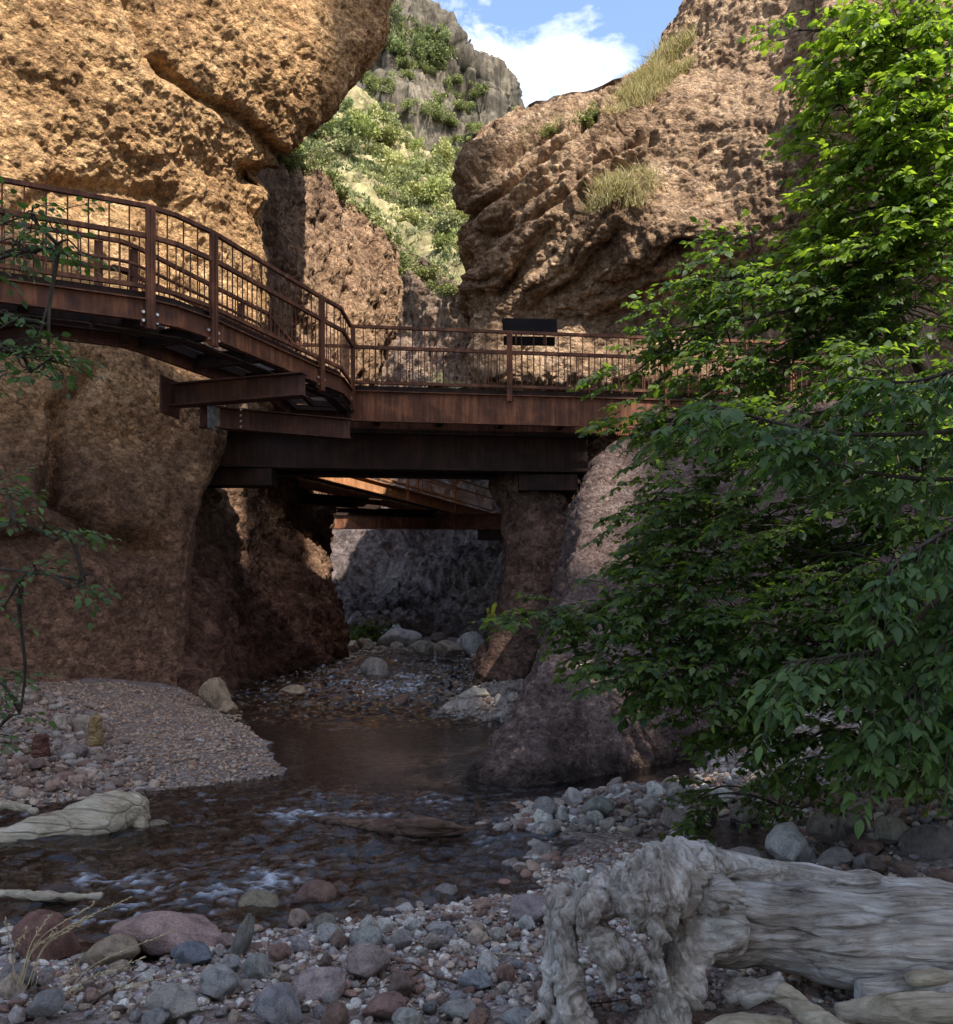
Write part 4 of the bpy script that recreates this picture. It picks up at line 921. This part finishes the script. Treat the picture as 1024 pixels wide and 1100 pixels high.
tag(o, 'thin wet branch lying across the riffle in midstream', 'log')
def small_wood(name, pts, rad, label, mat, cat, vox=.008):
    mb = MB(); limb(mb, pts, rad, 10, .01, len(label)); c = np.mean(np.array(pts), 0)
    o = remesh_parts(mb, vox, lambda P: .010*ridged(P*np.array([5, 12, 12]), 3)+.008*fbm(P*12, 3), name, mat, tuple(c)); tag(o, label, cat)
small_wood('driftwood_piece', [A3(835, 1064, 2.9), A3(860, 1080, 2.85), A3(895, 1102, 2.8), A3(930, 1120, 2.78)], [.03, .035, .03, .03], 'short pale stick slanting down under the big trunk', M_WOODL, 'driftwood')
small_wood('driftwood_piece', [A3(798, 1076, 3.0), A3(820, 1066, 3.0), A3(840, 1052, 3.0)], [.03, .035, .025], 'stubby grey wood chunk beside the short pale stick', M_WOOD, 'driftwood')
small_wood('driftwood_piece', [A3(900, 1088, 3.0), A3(960, 1083, 2.95), A3(1060, 1084, 2.9)], [.03, .05, .05], 'split board of pale wood at the lower right corner', M_WOODL, 'driftwood')
small_wood('driftwood_piece', [A3(925, 1068, 3.05), A3(980, 1066, 3.05), A3(1060, 1060, 3.0)], [.045, .06, .06], 'weathered slab of wood behind the split board', M_WOOD, 'driftwood')
small_wood('driftwood_piece', [A3(978, 1052, 3.0), A3(1000, 1048, 3.0), A3(1018, 1050, 3.0)], [.02, .03, .02], 'small oval wood knot lying on the weathered slab', M_WOODL, 'driftwood')
small_wood('driftwood_piece', [A3(760, 1105, 2.85), A3(800, 1098, 2.85), A3(850, 1101, 2.85)], [.02, .03, .02], 'flat pale sliver of wood at the bottom edge', M_WOODL, 'driftwood')
small_wood('driftwood_piece', [A3(780, 1072, 3.1), A3(800, 1060, 3.1), A3(815, 1058, 3.1)], [.03, .03, .02], 'dull wood lump under the trunk by the root leg', M_WOOD, 'driftwood')
small_wood('stick', [ground_at(-20, 958, .03), ground_at(40, 962, .05), ground_at(110, 963, .04)], [.015, .02, .012], 'thin stick caught in the riffle near the left edge', M_WOODL, 'stick', .006)
small_wood('stick', [at(608, 722, 8.95), at(622, 716, 8.9), at(638, 710, 8.9)], [.008, .012, .008], 'short twig lying on the violet grey rock slope', M_WOODL, 'stick', .004)
small_wood('stick', [ground_at(-20, 868, .12), ground_at(15, 865, .16), ground_at(40, 872, .14)], [.02, .03, .015], 'crooked stick on the left bank above the pale log', M_WOODL, 'stick', .008)
M_SPLIT = wood_mat('split_yellow_wood', (.10, .05, .03), (.35, .22, .10), (.55, .40, .20), (0, 1.57, 0))
M_RED = wood_mat('rusty_red_stump', (.07, .03, .025), (.15, .06, .045), (.22, .10, .07), (0, 1.57, 0))
g = ground_at(102, 800, .25); small_wood('stump', [g, g+np.array([0, 0, .12]), g+np.array([.01, 0, .26])], [.07, .06, .05], 'small split yellow stump on the left bank', M_SPLIT, 'stump', .012)
g = ground_at(44, 812, .25); small_wood('stump', [g, g+np.array([0, 0, .1]), g+np.array([.01, 0, .18])], [.07, .06, .05], 'small dark red stump on the left bank', M_RED, 'stump', .012)

for i in range(14):
    px, py = [(150, 790), (200, 815), (90, 835), (250, 800), (60, 850), (120, 1060), (300, 1050), (455, 1040), (540, 1020), (620, 1085), (500, 1085), (690, 870), (740, 860), (90, 870)][i]
    g = ground_at(px, py, .12); g[2] = float(gheight(g[0], g[1])[0])+.015; a = RNG.uniform(0, 3.14); L = RNG.uniform(.08, .22); d = np.array([math.cos(a), math.sin(a), 0]); n_ = np.array([-d[1], d[0], 0])
    mb = MB(); mb.tube(catmull(np.array([g-d*L, g-d*L*.3+n_*.02+[0, 0, .008], g+d*L*.4-n_*.015+[0, 0, .012], g+d*L]), 10, 0), np.linspace(.006, .002, 10), 6)
    mb.tube([g+d*L*.1, g+d*L*.3+n_*.03+[0, 0, .015], g+d*L*.45+n_*.05+[0, 0, .01]], [.003, .002, .001], 5)
    o = mb.build('stick', M_WOODD if i % 2 else M_WOODL, None, origin=g, smooth=True); tag(o, 'thin broken twig lying on the gravel of a bank', 'stick', 'broken twigs on the gravel')
# ================================================================== VEGETATION
def leaf_mat(name, dark, light, trans, tw=.45, rough=.5, obj_color=False):
    m, nt, b = new_mat(name, rough, .4); out = nt.n['Material Output']
    a = nt.new('ShaderNodeAttribute', attribute_name='tint'); c = nt.mix(a.outputs['Fac'], dark, light)
    if obj_color: c = nt.mix(1.0, c, nt.new('ShaderNodeObjectInfo').outputs['Color'], 'MULTIPLY')
    nt.link(c, b.inputs['Base Color'])
    t = nt.new('ShaderNodeBsdfTranslucent'); tcol = nt.mix(1.0, c, trans, 'MULTIPLY'); nt.link(tcol, t.inputs['Color'])
    mx = nt.new('ShaderNodeMixShader'); mx.inputs[0].default_value = tw
    nt.link(b.outputs[0], mx.inputs[1]); nt.link(t.outputs[0], mx.inputs[2]); nt.link(mx.outputs[0], out.inputs['Surface']); return m
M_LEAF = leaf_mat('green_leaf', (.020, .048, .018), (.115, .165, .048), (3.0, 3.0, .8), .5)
M_LEAFS = leaf_mat('sunlit_green_leaf', (.05, .095, .022), (.20, .27, .055), (2.6, 2.6, .8), .5)  # lighter copy of green_leaf, sunlight on the tree top put into its colour
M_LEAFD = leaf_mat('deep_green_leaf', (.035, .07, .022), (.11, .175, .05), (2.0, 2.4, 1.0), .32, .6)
M_BUSH = leaf_mat('bush_leaf', (.085, .10, .045), (.30, .31, .14), (1.4, 1.45, .9), .22, .8, True)
M_GRASS = leaf_mat('dry_grass_blade', (.20, .19, .07), (.50, .44, .24), (1.4, 1.3, .8), .35, .8)
M_BARK, nt, b = new_mat('bark', .9, .2); v = obj_vec(nt); n_ = nt.noise(nt.mapping(v, (9, 9, 2)), 2, 6, .65); nt.link(nt.ramp(n_, [(.35, (.03, .023, .017)), (.65, (.10, .08, .06))]), b.inputs['Base Color']); nt.link(nt.bump(n_, .7, .03), b.inputs['Normal'])
M_TWIG, nt, b = new_mat('twig', .8, .3); b.inputs['Base Color'].default_value = (.07, .06, .03, 1)

def unit(v): return v/(np.linalg.norm(v, axis=-1, keepdims=True)+1e-9)
def leaves_geo(p, d, nrm, L, W, droop=.18):
    """pointed folded leaves; p base, d direction, nrm approximate upper side."""
    k = len(p); s = unit(np.cross(d, nrm)); n = np.cross(s, d); L = L[:, None]; W = W[:, None]
    pts = [p, p+d*L*.33+n*L*.03, p+d*L*.68-n*L*droop*.35, p+d*L-n*L*droop, p+d*L*.22+s*W*.42+n*L*.06, p+d*L*.50+s*W*.5+n*L*.04, p+d*L*.76+s*W*.30-n*L*droop*.3,
           p+d*L*.22-s*W*.42+n*L*.06, p+d*L*.50-s*W*.5+n*L*.04, p+d*L*.76-s*W*.30-n*L*droop*.3]
    V = np.stack(pts, 1).reshape(-1, 3); o = (np.arange(k)*10)[:, None]
    T = np.concatenate([o+np.array([[0, 4, 1]]), o+np.array([[0, 1, 7]]), o+np.array([[2, 6, 3]]), o+np.array([[2, 3, 9]])])
    Q = np.concatenate([o+np.array([[1, 4, 5, 2]]), o+np.array([[2, 5, 6, 2]])[:, :4]]) if False else o+np.array([[1, 4, 5, 2]])
    T2 = np.concatenate([o+np.array([[2, 5, 6]]), o+np.array([[2, 9, 8]])]); Q2 = o+np.array([[1, 2, 8, 7]])
    return V, np.concatenate([Q, Q2]), np.concatenate([T, T2])
class Crown:
    def __init__(s): s.p = []; s.d = []; s.n = []; s.L = []; s.W = []; s.tw = MB()
    def shoot(s, start, d, ln, size, droop=.25, nodes=6, lets=3, twig=True, r=RNG):
        d = unit(np.array(d, float)); t = np.linspace(0, 1, 5)[:, None]; start = np.array(start, float)
        curve = start+d*ln*t-np.array([0, 0, 1])*droop*ln*t**2
        if twig: s.tw.tube(curve, np.linspace(.0045, .0015, 5)*(size/.075), 4, False)
        side = unit(np.cross(d, [0, 0, 1.0])+1e-6)
        for i in range(nodes):
            f = (i+.6)/nodes; q = start+d*ln*f-np.array([0, 0, 1])*droop*ln*f*f; dd = unit(d-np.array([0, 0, 2*droop*f]))
            for sg in ((-1, 1) if i < nodes-1 else (0,)):
                if r.random() < .12: continue
                ld = unit(dd*r.uniform(.4, .9)+side*sg*r.uniform(.6, 1.0)+r.normal(0, .18, 3)-np.array([0, 0, r.uniform(.0, .45)])) if sg else dd
                sz = size*r.uniform(.7, 1.2)*(1-.25*abs(f-.5)); ls = unit(np.cross(ld, [0, 0, 1.0])+1e-6)
                nn = unit(np.array([0, 0, 1.0])+r.normal(0, .38, 3)); base = q+ld*sz*.55
                s.add(base+ld*sz*.25, ld, nn, sz)
                for j in range((lets-1)//2):
                    for g in (-1, 1):
                        s.add(base-ld*sz*.42*j, unit(ld*.55+ls*g*.8+r.normal(0, .12, 3)-np.array([0, 0, .12])), unit(nn+r.normal(0, .2, 3)), sz*.82)
    def add(s, p, d, n, L): s.p.append(p); s.d.append(d); s.n.append(n); s.L.append(L)
    def build(s, name, mat, parent, wr=.62):
        L = np.array(s.L); V, Q, T = leaves_geo(np.array(s.p), np.array(s.d), np.array(s.n), L, L*wr*RNG.uniform(.85, 1.15, len(L)))
        t = np.repeat(np.clip(.5+.28*RNG.normal(size=len(L)), 0, 1), 10)
        return link(name, np_mesh(name, V-np.array(parent.location), [Q, T], mat, True, {'tint': t}), parent)
def tree(name, label, base, spine, blobs, size, mat, group=None, dens=1.0, cat='tree', bias=(-.75, -.35, .0), rtrunk=.11, sprays=(), lets=3):
    root = empty(name, base); tag(root, label, cat, group); cr = Crown()
    sp = catmull(np.array([base]+spine), 40, 0); tb = MB(); tb.tube(sp+.03*np.stack([gnoise(sp*1.5+i*9) for i in range(3)], 1), np.linspace(rtrunk, rtrunk*.25, 40), 12)
    tb.build('trunk', M_BARK, root, smooth=True); br = MB()
    ends = [sp[j] for j in range(8, 38, 2)]
    for (px, py, rx, ry, Y, dn) in sorted(blobs, key=lambda q: -q[0]):
        c = at(px, py, Y); R = np.array([rx*Y/F, (rx+ry)*.5*Y/F*.9, ry*Y/F]); a = min(ends, key=lambda e: np.linalg.norm(e-c)+(.5 if e[0] < c[0] else 0)+.8*abs(e[2]-c[2]))
        mid = (a+c)/2+np.array([0, 0, .06])*np.linalg.norm(c-a); P = catmull(np.array([a, mid, c, c+np.array([-R[0]*.7, 0, -.05])]), 14, 0); ends += [P[6], P[9], P[12]]
        br.tube(P+.02*np.stack([gnoise(P*3+i*5) for i in range(3)], 1), np.linspace(.013, .003, 14), 6)
        n = int(dens*dn*rx*ry*.019)+2
        for _ in range(n):
            u = RNG.normal(size=3); u = u/np.linalg.norm(u)*RNG.random()**.45; st = c+u*R
            dr = unit(np.array(bias)+u*np.array([.7, .7, .35])+RNG.normal(0, .6, 3)*np.array([1, 1, .45]))
            if RNG.random() < .25:
                j = RNG.integers(4, 13); w = P[j]; m_ = (w+st)/2+np.array([0, 0, .04]); cr.tw.tube(catmull(np.array([w, m_, st]), 5, 0), np.linspace(.007, .004, 5), 4, False)
            cr.shoot(st, dr, RNG.uniform(.18, .34)*size/.07, size, RNG.uniform(.1, .45), RNG.integers(4, 7), lets)
    for pts, L_, sz, k in sprays:
        P = catmull(np.array([at(*p) for p in pts]), 24, 0); br.tube(P, np.linspace(.012, .003, 24), 6)
        for i in range(k):
            f = (i+.5)/k; q = P[min(23, int(f*23))]; tdir = unit(P[min(23, int(f*23)+1)]-P[max(0, int(f*23)-1)]); sd = unit(np.cross(tdir, [0, 0, 1.0]))*(1 if i % 2 else -1)
            cr.shoot(q, tdir*.6+sd*RNG.uniform(.3, .9)-np.array([0, 0, RNG.uniform(.1, .6)]), L_*RNG.uniform(.6, 1.1), sz, RNG.uniform(.2, .55), 3, 5)
    for q_ in (cr.tw.Q): br.Q.append(q_+br.n)
    br.V += cr.tw.V; br.n += cr.tw.n
    br.build('branches', M_BARK, root, smooth=True); cr.build('crown', mat, root, .46 if sprays else .6)
    return root
# mid tree over the slope and pool
mid_blobs = [(800, 300, 85, 45, 6.2, 1), (880, 330, 100, 45, 5.8, 1), (760, 365, 70, 38, 6.4, .8), (840, 405, 110, 35, 6, .9), (700, 350, 34, 26, 6.6, .4), (680, 400, 40, 16, 6.5, .35), (955, 420, 80, 55, 5.4, 1),
             (730, 450, 80, 26, 6.0, .75), (712, 480, 44, 16, 6.0, .6), (850, 470, 120, 42, 5.6, 1), (980, 500, 70, 60, 5.2, 1), (728, 545, 70, 38, 6.0, .9), (800, 570, 120, 60, 5.7, .9), (930, 590, 100, 70, 5.4, 1),
             (722, 600, 56, 20, 5.9, .8), (650, 655, 80, 16, 5.6, .9), (585, 657, 40, 8, 5.5, .9), (740, 640, 100, 40, 5.6, 1), (760, 710, 110, 45, 5.4, 1.1), (690, 725, 60, 22, 5.3, .9), (650, 690, 35, 14, 5.4, .5),
             (880, 690, 120, 60, 5.2, 1), (985, 700, 60, 70, 5.0, 1), (800, 775, 70, 32, 5.3, .9), (900, 790, 80, 45, 5.2, .9), (1000, 800, 50, 50, 5.0, 1), (770, 850, 36, 18, 5.6, .6), (765, 885, 22, 14, 5.5, .6), (860, 860, 40, 22, 5.6, .6),
             (560, 660, 20, 5, 5.45, 1.2), (960, 330, 80, 50, 5.8, 1), (1080, 560, 80, 160, 5.4, .5), (1080, 760, 60, 80, 5.2, .5), (1140, 420, 80, 70, 7.0, .6), (1160, 600, 80, 70, 7.0, .6), (1200, 300, 80, 60, 7.2, .6)]
tree('leafy_tree', 'leafy green tree in shade leaning over the pool and the rock slope', ground_at(1110, 905, .5), [at(1090, 700, 6.2), at(1040, 520, 6.2), at(985, 380, 6.2), at(940, 270, 6.2)], mid_blobs, .066, M_LEAF, 'trees on the right bank')
up_blobs = [(965, 40, 75, 45, 5.6, 1), (905, 110, 50, 40, 5.8, .9), (1000, 120, 60, 60, 5.5, 1.1), (860, 30, 26, 10, 5.8, .9), (935, 175, 55, 45, 5.7, 1), (1000, 215, 60, 50, 5.5, 1.1), (900, 235, 42, 36, 5.8, .8), (960, 275, 70, 40, 5.6, 1), (870, 270, 26, 22, 5.9, .6), (1120, 120, 70, 70, 7.0, .6), (1160, 260, 80, 60, 7.0, .6), (1060, -40, 60, 40, 6.6, .6),
            (880, 165, 16, 10, 5.9, .5)]
tree('leafy_tree', 'sunlit bright green tree top at the upper right against the brown rock', ground_at(1120, 900, .6), [at(1110, 600, 5.9), at(1060, 350, 5.8), at(1010, 160, 5.7), at(980, 0, 5.7)], up_blobs, .068, M_LEAFS, 'trees on the right bank', 1.3, rtrunk=.09)
near_sprays = [([(1120, 450, 3.3), (1000, 465, 3.25), (890, 465, 3.2), (800, 445, 3.15), (745, 428, 3.1)], .24, .06, 44), ([(1120, 500, 3.4), (1010, 515, 3.3), (900, 500, 3.2), (850, 475, 3.2)], .24, .06, 32),
               ([(1110, 600, 3.1), (1020, 635, 3.05), (960, 690, 3.0), (900, 705, 2.95), (840, 712, 2.95)], .25, .062, 44), ([(1110, 620, 3.0), (1040, 660, 2.9), (990, 730, 2.9), (930, 790, 2.9)], .25, .064, 34),
               ([(1110, 540, 3.0), (1040, 560, 2.95), (970, 600, 2.9), (930, 640, 2.9)], .24, .06, 32), ([(1120, 680, 3.0), (1060, 720, 2.9), (1015, 780, 2.9)], .23, .064, 26), ([(1120, 380, 3.2), (1050, 390, 3.2), (980, 410, 3.2), (910, 405, 3.2)], .22, .058, 26)]
tree('drooping_tree', 'near tree reaching in from the right with large drooping leaves', np.array([2.6, 3.0, 0.1]), [np.array([2.35, 3.1, 1.2]), np.array([2.2, 3.1, 2.2]), np.array([2.3, 3.1, 3.2])], [], .09, M_LEAFD, cat='tree', rtrunk=.07, sprays=near_sprays)
left_blobs = [(30, 235, 50, 14, 4.6, .8), (60, 262, 42, 18, 4.6, .6), (10, 270, 30, 22, 4.6, .8), (15, 345, 26, 12, 4.6, .5), (20, 375, 40, 28, 4.6, 1), (50, 390, 30, 16, 4.6, .8), (5, 525, 22, 14, 4.6, .8), (20, 560, 24, 10, 4.5, .4),
              (75, 570, 26, 6, 4.5, .9), (40, 612, 34, 12, 4.5, .5), (85, 622, 26, 9, 4.5, .7), (5, 650, 16, 10, 4.5, .5), (0, 735, 18, 24, 4.8, .8), (25, 760, 20, 8, 4.8, .5), (-5, 790, 14, 14, 4.8, .8), (-60, 400, 40, 120, 4.6, .2)]
tree('leafy_shrub', 'dark leafy shrub reaching in from the left edge in front of the wall and bridge', np.array([-3.9, 4.8, .3]), [np.array([-3.6, 4.8, 1.0]), np.array([-3.3, 4.7, 2.0]), np.array([-3.1, 4.7, 3.4])], left_blobs, .05, M_LEAFD, cat='shrub', bias=(.8, -.2, -.05), rtrunk=.05, lets=1)

# bushes on the hills: leafy clump meshes, copied as single objects
def bush_mesh(seed, n=1500, tall=1.0):
    r = np.random.default_rng(seed); cl = r.normal(size=(12, 3))*np.array([.52, .52, .36*tall]); cl[:, 2] = np.abs(cl[:, 2])+.15
    k = r.integers(12, size=n); u = unit(r.normal(size=(n, 3)))*(r.random((n, 1))**.4)*r.uniform(.26, .48, 12)[k][:, None]; p = cl[k]+u
    p[:, 2] = np.maximum(p[:, 2], .02); d = unit(u+r.normal(0, .25, (n, 3))+np.array([0, 0, .2])); nn = unit(r.normal(size=(n, 3))+np.array([0, 0, .5])); L = r.uniform(.09, .2, n)
    s = unit(np.cross(d, nn)); W = L[:, None]*.42
    V = np.stack([p, p+d*L[:, None]*.5+s*W, p+d*L[:, None], p+d*L[:, None]*.5-s*W], 1).reshape(-1, 3); Q = np.arange(n*4).reshape(-1, 4)
    t = np.clip(.5+.25*r.normal(size=n)+.25*(p[:, 2]-.4), 0, 1)
    return np_mesh('bush', V, Q, M_BUSH, False, {'tint': np.repeat(t, 4)})
BUSH = [bush_mesh(i, tall=[1, 1.5, .8, 1.2, 2.0, 1.0][i]) for i in range(6)]
def put_bush(p, r, label, group, name='bush', cat='bush', k=None, col=None):
    o = bpy.data.objects.new(name, BUSH[RNG.integers(6) if k is None else k]); COL.objects.link(o); o.location = [float(v) for v in p]
    o.scale = (r*RNG.uniform(.85, 1.2), r*RNG.uniform(.85, 1.2), r*RNG.uniform(.8, 1.15)); o.rotation_euler = (0, 0, RNG.uniform(0, 6.28))
    c = col if col is not None else [(1, 1, 1), (1.25, 1.2, 1.0), (.7, .8, .7), (1.1, 1.15, .8), (1.45, 1.35, 1.15)][RNG.integers(5)]; o.color = (*c, 1); tag(o, label, cat, group); return o
def surf_pts(V, poly, n, mind):
    px, py = to_px(V); idx = np.nonzero(inside(px, py, poly))[0]; RNG.shuffle(idx); out = []
    for i in idx:
        if all((px[i]-a)**2+(py[i]-b)**2 > mind**2 for a, b, _ in out): out.append((px[i], py[i], V[i]))
        if len(out) >= n: break
    return [o[2] for o in out]
for p in surf_pts(V_h1, [(296, 168), (310, 130), (345, 108), (395, 118), (440, 160), (510, 205), (514, 290), (470, 262), (432, 238), (400, 212), (360, 178)], 62, 12):
    put_bush(p-np.array([0, 0, .25]), RNG.uniform(.6, 1.5)*(p[1]/65), 'green bush on the sunny hillside between the canyon walls', 'bushes on the hillside')
for p in surf_pts(V_m, [(412, 18), (440, 22), (480, 36), (492, 60), (475, 80), (440, 70), (412, 60)], 26, 6):
    put_bush(p, RNG.uniform(1.2, 2.2), 'dark bushy tree crowding the top of the far mountain', 'trees on the mountain top', 'bushy_tree', 'tree', col=(.75, .85, .7))
for p in surf_pts(V_m, [(350, 60), (412, 40), (490, 66), (535, 95), (552, 140), (500, 210), (430, 180), (340, 130)], 34, 12):
    put_bush(p, RNG.uniform(.8, 1.7), 'small bush on a ledge of the far mountain cliff', 'bushes on the mountain cliff', col=(.95, 1, .8))
for (px, py, Y, r) in ((300, 174, 26.0, .5), (318, 182, 28.0, .5), (345, 196, 31.3, .7), (362, 210, 33.0, .6), (382, 228, 34.8, .7), (402, 250, 36.0, .6), (290, 167, 25.0, .45), (414, 262, 38.5, .6), (428, 283, 44, .7), (456, 296, 44, .8), (486, 312, 44, .7), (328, 184, 29.2, .5)):
    put_bush(at(px, py+4, Y), r, 'low bush on the rim of the brown fluted wall', 'bushes on the wall rim', col=(1.1, 1.1, .9))
for (px, py, r, k, lb) in ((625, 134, .26, 0, 'small round bush at the left end of the grassy ridge'), (640, 124, .22, 2, 'small bush right beside the round one on the ridge'), (606, 139, .18, 3, 'tiny bush on the flat top of the rock nose'), (590, 142, .16, 5, 'lowest tuft bush at the far left of the rock nose top'), (655, 222, .30, 1, 'pale leafy bush on the ledge of the rock nose')):
    put_bush(at(px, py+3, 18.0), r, lb, None, k=k, col=(1.1, 1.15, .8))
put_bush(at(394, 694, 28.5), .75, 'dark green bush at the foot of the far grey wall', None, k=1, col=(.45, .62, .4))
put_bush(at(376, 700, 27.5), .45, 'low light green plant left of the dark bush by the far bank', None, k=2, col=(.9, 1.1, .6))
put_bush(at(530, 664, 16.0), .20, 'small yellow green plant on the edge of the dark pillar', None, k=4, col=(2.2, 2.2, .6)).scale = (.07, .07, .14)
put_bush(ground_at(612, 1052, .1), .05, 'tiny green weed beside the foot of the driftwood root', None, k=0, col=(.8, 1.2, .7))

def grass(pts, hmin, hmax, n, label, wid=.007, lean=.45, name='grass', mat=None):
    pts = np.array(pts); pts = pts[gnoise(pts*(2.2 if name == 'grass' else .25)+3) > -.08]; b = pts[RNG.integers(len(pts), size=n)]+RNG.normal(0, .10, (n, 3))*np.array([1, 1, .2]); h = RNG.uniform(hmin, hmax, n)[:, None]
    up = unit(np.array([0, 0, 1.0])+RNG.normal(0, lean, (n, 3))); sd = unit(np.cross(up, RNG.normal(size=(n, 3)))); bend = unit(RNG.normal(size=(n, 3))*np.array([1, 1, .1])); w_ = wid*RNG.uniform(.6, 1.4, (n, 1))
    V = np.stack([b-sd*w_, b+sd*w_, b+up*h*.6+sd*w_*.7+bend*h*.08, b+up*h*.6-sd*w_*.7+bend*h*.08, b+up*h+bend*h*.3], 1).reshape(-1, 3); o = (np.arange(n)*5)[:, None]
    t = np.repeat(RNG.random(n), 5)
    tag(link(name, np_mesh(name, V, [o+np.array([[0, 1, 2, 3]]), o+np.array([[3, 2, 4]])], mat or M_GRASS, False, {'tint': t})), label, 'grass', kind='stuff')
def pick(V, poly, n):
    px, py = to_px(V); idx = np.nonzero(inside(px, py, poly))[0]; return V[RNG.choice(idx, min(n, len(idx)), replace=False)]
grass(pick(V_r1, [(655, 116), (690, 82), (716, 50), (748, 40), (752, 66), (725, 92), (690, 116), (650, 126)], 500), .10, .36, 6000, 'yellow green grass on the slope of the rock ridge')
grass(pick(V_r1, [(540, 146), (600, 134), (655, 118), (650, 126), (600, 142), (545, 150)], 120), .10, .28, 600, 'sparse dry grass along the top edge of the rock nose')
grass(pick(V_r1, [(620, 205), (660, 192), (700, 185), (706, 202), (680, 228), (645, 238), (625, 228)], 400), .08, .28, 2600, 'tufts of pale grass on the ledge of the rock nose')
grass(pick(V_h1, [(285, 190), (310, 130), (345, 108), (395, 118), (440, 160), (510, 205), (520, 350), (440, 310), (400, 250)], 4000), .25, .6, 9000, 'scrub and grass covering the hillside', wid=.09, lean=.5, name='scrub', mat=M_BUSH)
grass(pick(V_m, [(412, 18), (440, 22), (480, 36), (492, 62), (470, 75), (440, 60), (412, 45)], 1500), .6, 1.4, 2500, 'scrub clinging to the upper mountain slope', wid=.16, lean=.5, name='scrub', mat=M_BUSH)

# dry grass stalks at the lower left
M_STALK, nt, b = new_mat('dry_stalk', .8, .3); b.inputs['Base Color'].default_value = (.50, .40, .23, 1)
def stalks(base_px, tips, label):
    g = at(base_px[0], base_px[1], 3.35); mb = MB()
    for i, (tx, ty) in enumerate(tips):
        a = g+np.array([RNG.normal(0, .02), RNG.normal(0, .03), 0]); b_ = at(tx, ty, 3.35+RNG.normal(0, .08)); m_ = (a+b_)/2+np.array([-(b_[0]-a[0])*.22, 0, .03]); P = catmull(np.array([a, m_, b_]), 14, 0)
        mb.tube(P, np.linspace(.0022, .0010, 14), 5)
        for j in range(16):
            f = 8+j*.36; q = P[min(13, int(f))]+(P[min(13, int(f)+1)]-P[min(13, int(f))])*(f-int(f)); d_ = unit(P[13]-P[9]+RNG.normal(0, .05, 3)); mb.tube([q, q+d_*.010, q+d_*.019], [.0009, .0026, .0005], 4)
    o = mb.build('grass_tuft', M_STALK, None, origin=g, smooth=True); tag(o, label, 'grass tuft')
stalks((22, 1066), [(52, 985), (86, 992), (100, 972), (138, 965), (28, 1000), (60, 1002), (96, 985), (6, 990)], 'tall tuft of dry yellow grass stalks at the left edge')
stalks((62, 1098), [(152, 1030), (186, 1000), (132, 1040), (88, 1060), (84, 1035), (150, 1060), (190, 1048)], 'second thin tuft of dry grass leaning right below the tall one')
# ================================================================== SKY, SUN, CAMERA
w = bpy.data.worlds.new('World'); sc.world = w; w.use_nodes = True; nt = NT(w)
bg = nt.n['Background']
sky = nt.new('ShaderNodeTexSky'); sky.sky_type = 'NISHITA'; sky.sun_disc = False
sky.sun_elevation = math.asin(SUN[2]); sky.sun_rotation = math.atan2(SUN[0], SUN[1]); sky.air_density = 1.0; sky.dust_density = 1.3; sky.ozone_density = 1.0
tc = nt.new('ShaderNodeTexCoord').outputs['Generated']
def dirpx(px, py):
    d = np.array([(px-CX)/F, 1, (HY-py)/F]); return d/np.linalg.norm(d)
cl = nt.noise(nt.mapping(tc, (1, 1, 1.7)), 11, 10, .64, .3)
mask = None
for (px, py, r, s) in ((545, 65, .035, .9), (575, 90, .05, 1.0), (640, 70, .035, .75), (625, 105, .05, .95), (580, 118, .03, .5), (600, 70, .05, .95), (650, 90, .045, .9), (520, 62, .04, .85), (660, 70, .04, .8), (300, -500, .3, .5), (1200, -300, .3, .5)):
    d = dirpx(px, py); vm = nt.new('ShaderNodeVectorMath'); vm.operation = 'DISTANCE'; nt.link(tc, vm.inputs[0]); vm.inputs[1].default_value = d
    f = nt.math('MULTIPLY', nt.math('SUBTRACT', 1.0, nt.math('DIVIDE', vm.outputs['Value'], r), True), s)
    mask = f if mask is None else nt.math('MAXIMUM', mask, f)
cov = nt.ramp(nt.math('ADD', nt.math('MULTIPLY', mask, .305), nt.math('MULTIPLY', cl, 1.15)), [(.62, 0), (.90, .95)])
cloudcol = nt.ramp(nt.noise(nt.mapping(tc, (1, 1, 1.7)), 16, 6, .6), [(.35, (3.6, 3.9, 4.4)), (.6, (6.2, 6.3, 6.5))])
mixc = nt.mix(cov, sky.outputs[0], cloudcol)
nt.link(mixc, bg.inputs['Color']); bg.inputs['Strength'].default_value = SKY_STRENGTH

sl = bpy.data.lights.new('sun', 'SUN'); sl.energy = SUN_STRENGTH; sl.angle = math.radians(.5); sl.color = (1.0, .94, .84)
so = bpy.data.objects.new('sun', sl); COL.objects.link(so)
so.rotation_euler = Vector(SUN).to_track_quat('Z', 'Y').to_euler(); so.location = (20, -30, 60)

cam = bpy.data.cameras.new('camera'); cam.sensor_fit = 'HORIZONTAL'; cam.sensor_width = 36; cam.lens = F/1024*36; cam.shift_y = (HY-550)/1024
cam.clip_start = .05; cam.clip_end = 3000
co = bpy.data.objects.new('camera', cam); COL.objects.link(co); co.location = (0, 0, CZ); co.rotation_euler = (math.radians(90), 0, 0)
sc.camera = co
sc.render.engine = 'CYCLES'
sc.cycles.use_denoising = True
sc.cycles.max_bounces = 8; sc.cycles.transparent_max_bounces = 16; sc.cycles.diffuse_bounces = 5
sc.cycles.sample_clamp_indirect = 8
vs = sc.view_settings; vs.view_transform = 'Standard'; vs.look = 'None'; vs.exposure = EXPOSURE; vs.gamma = 1
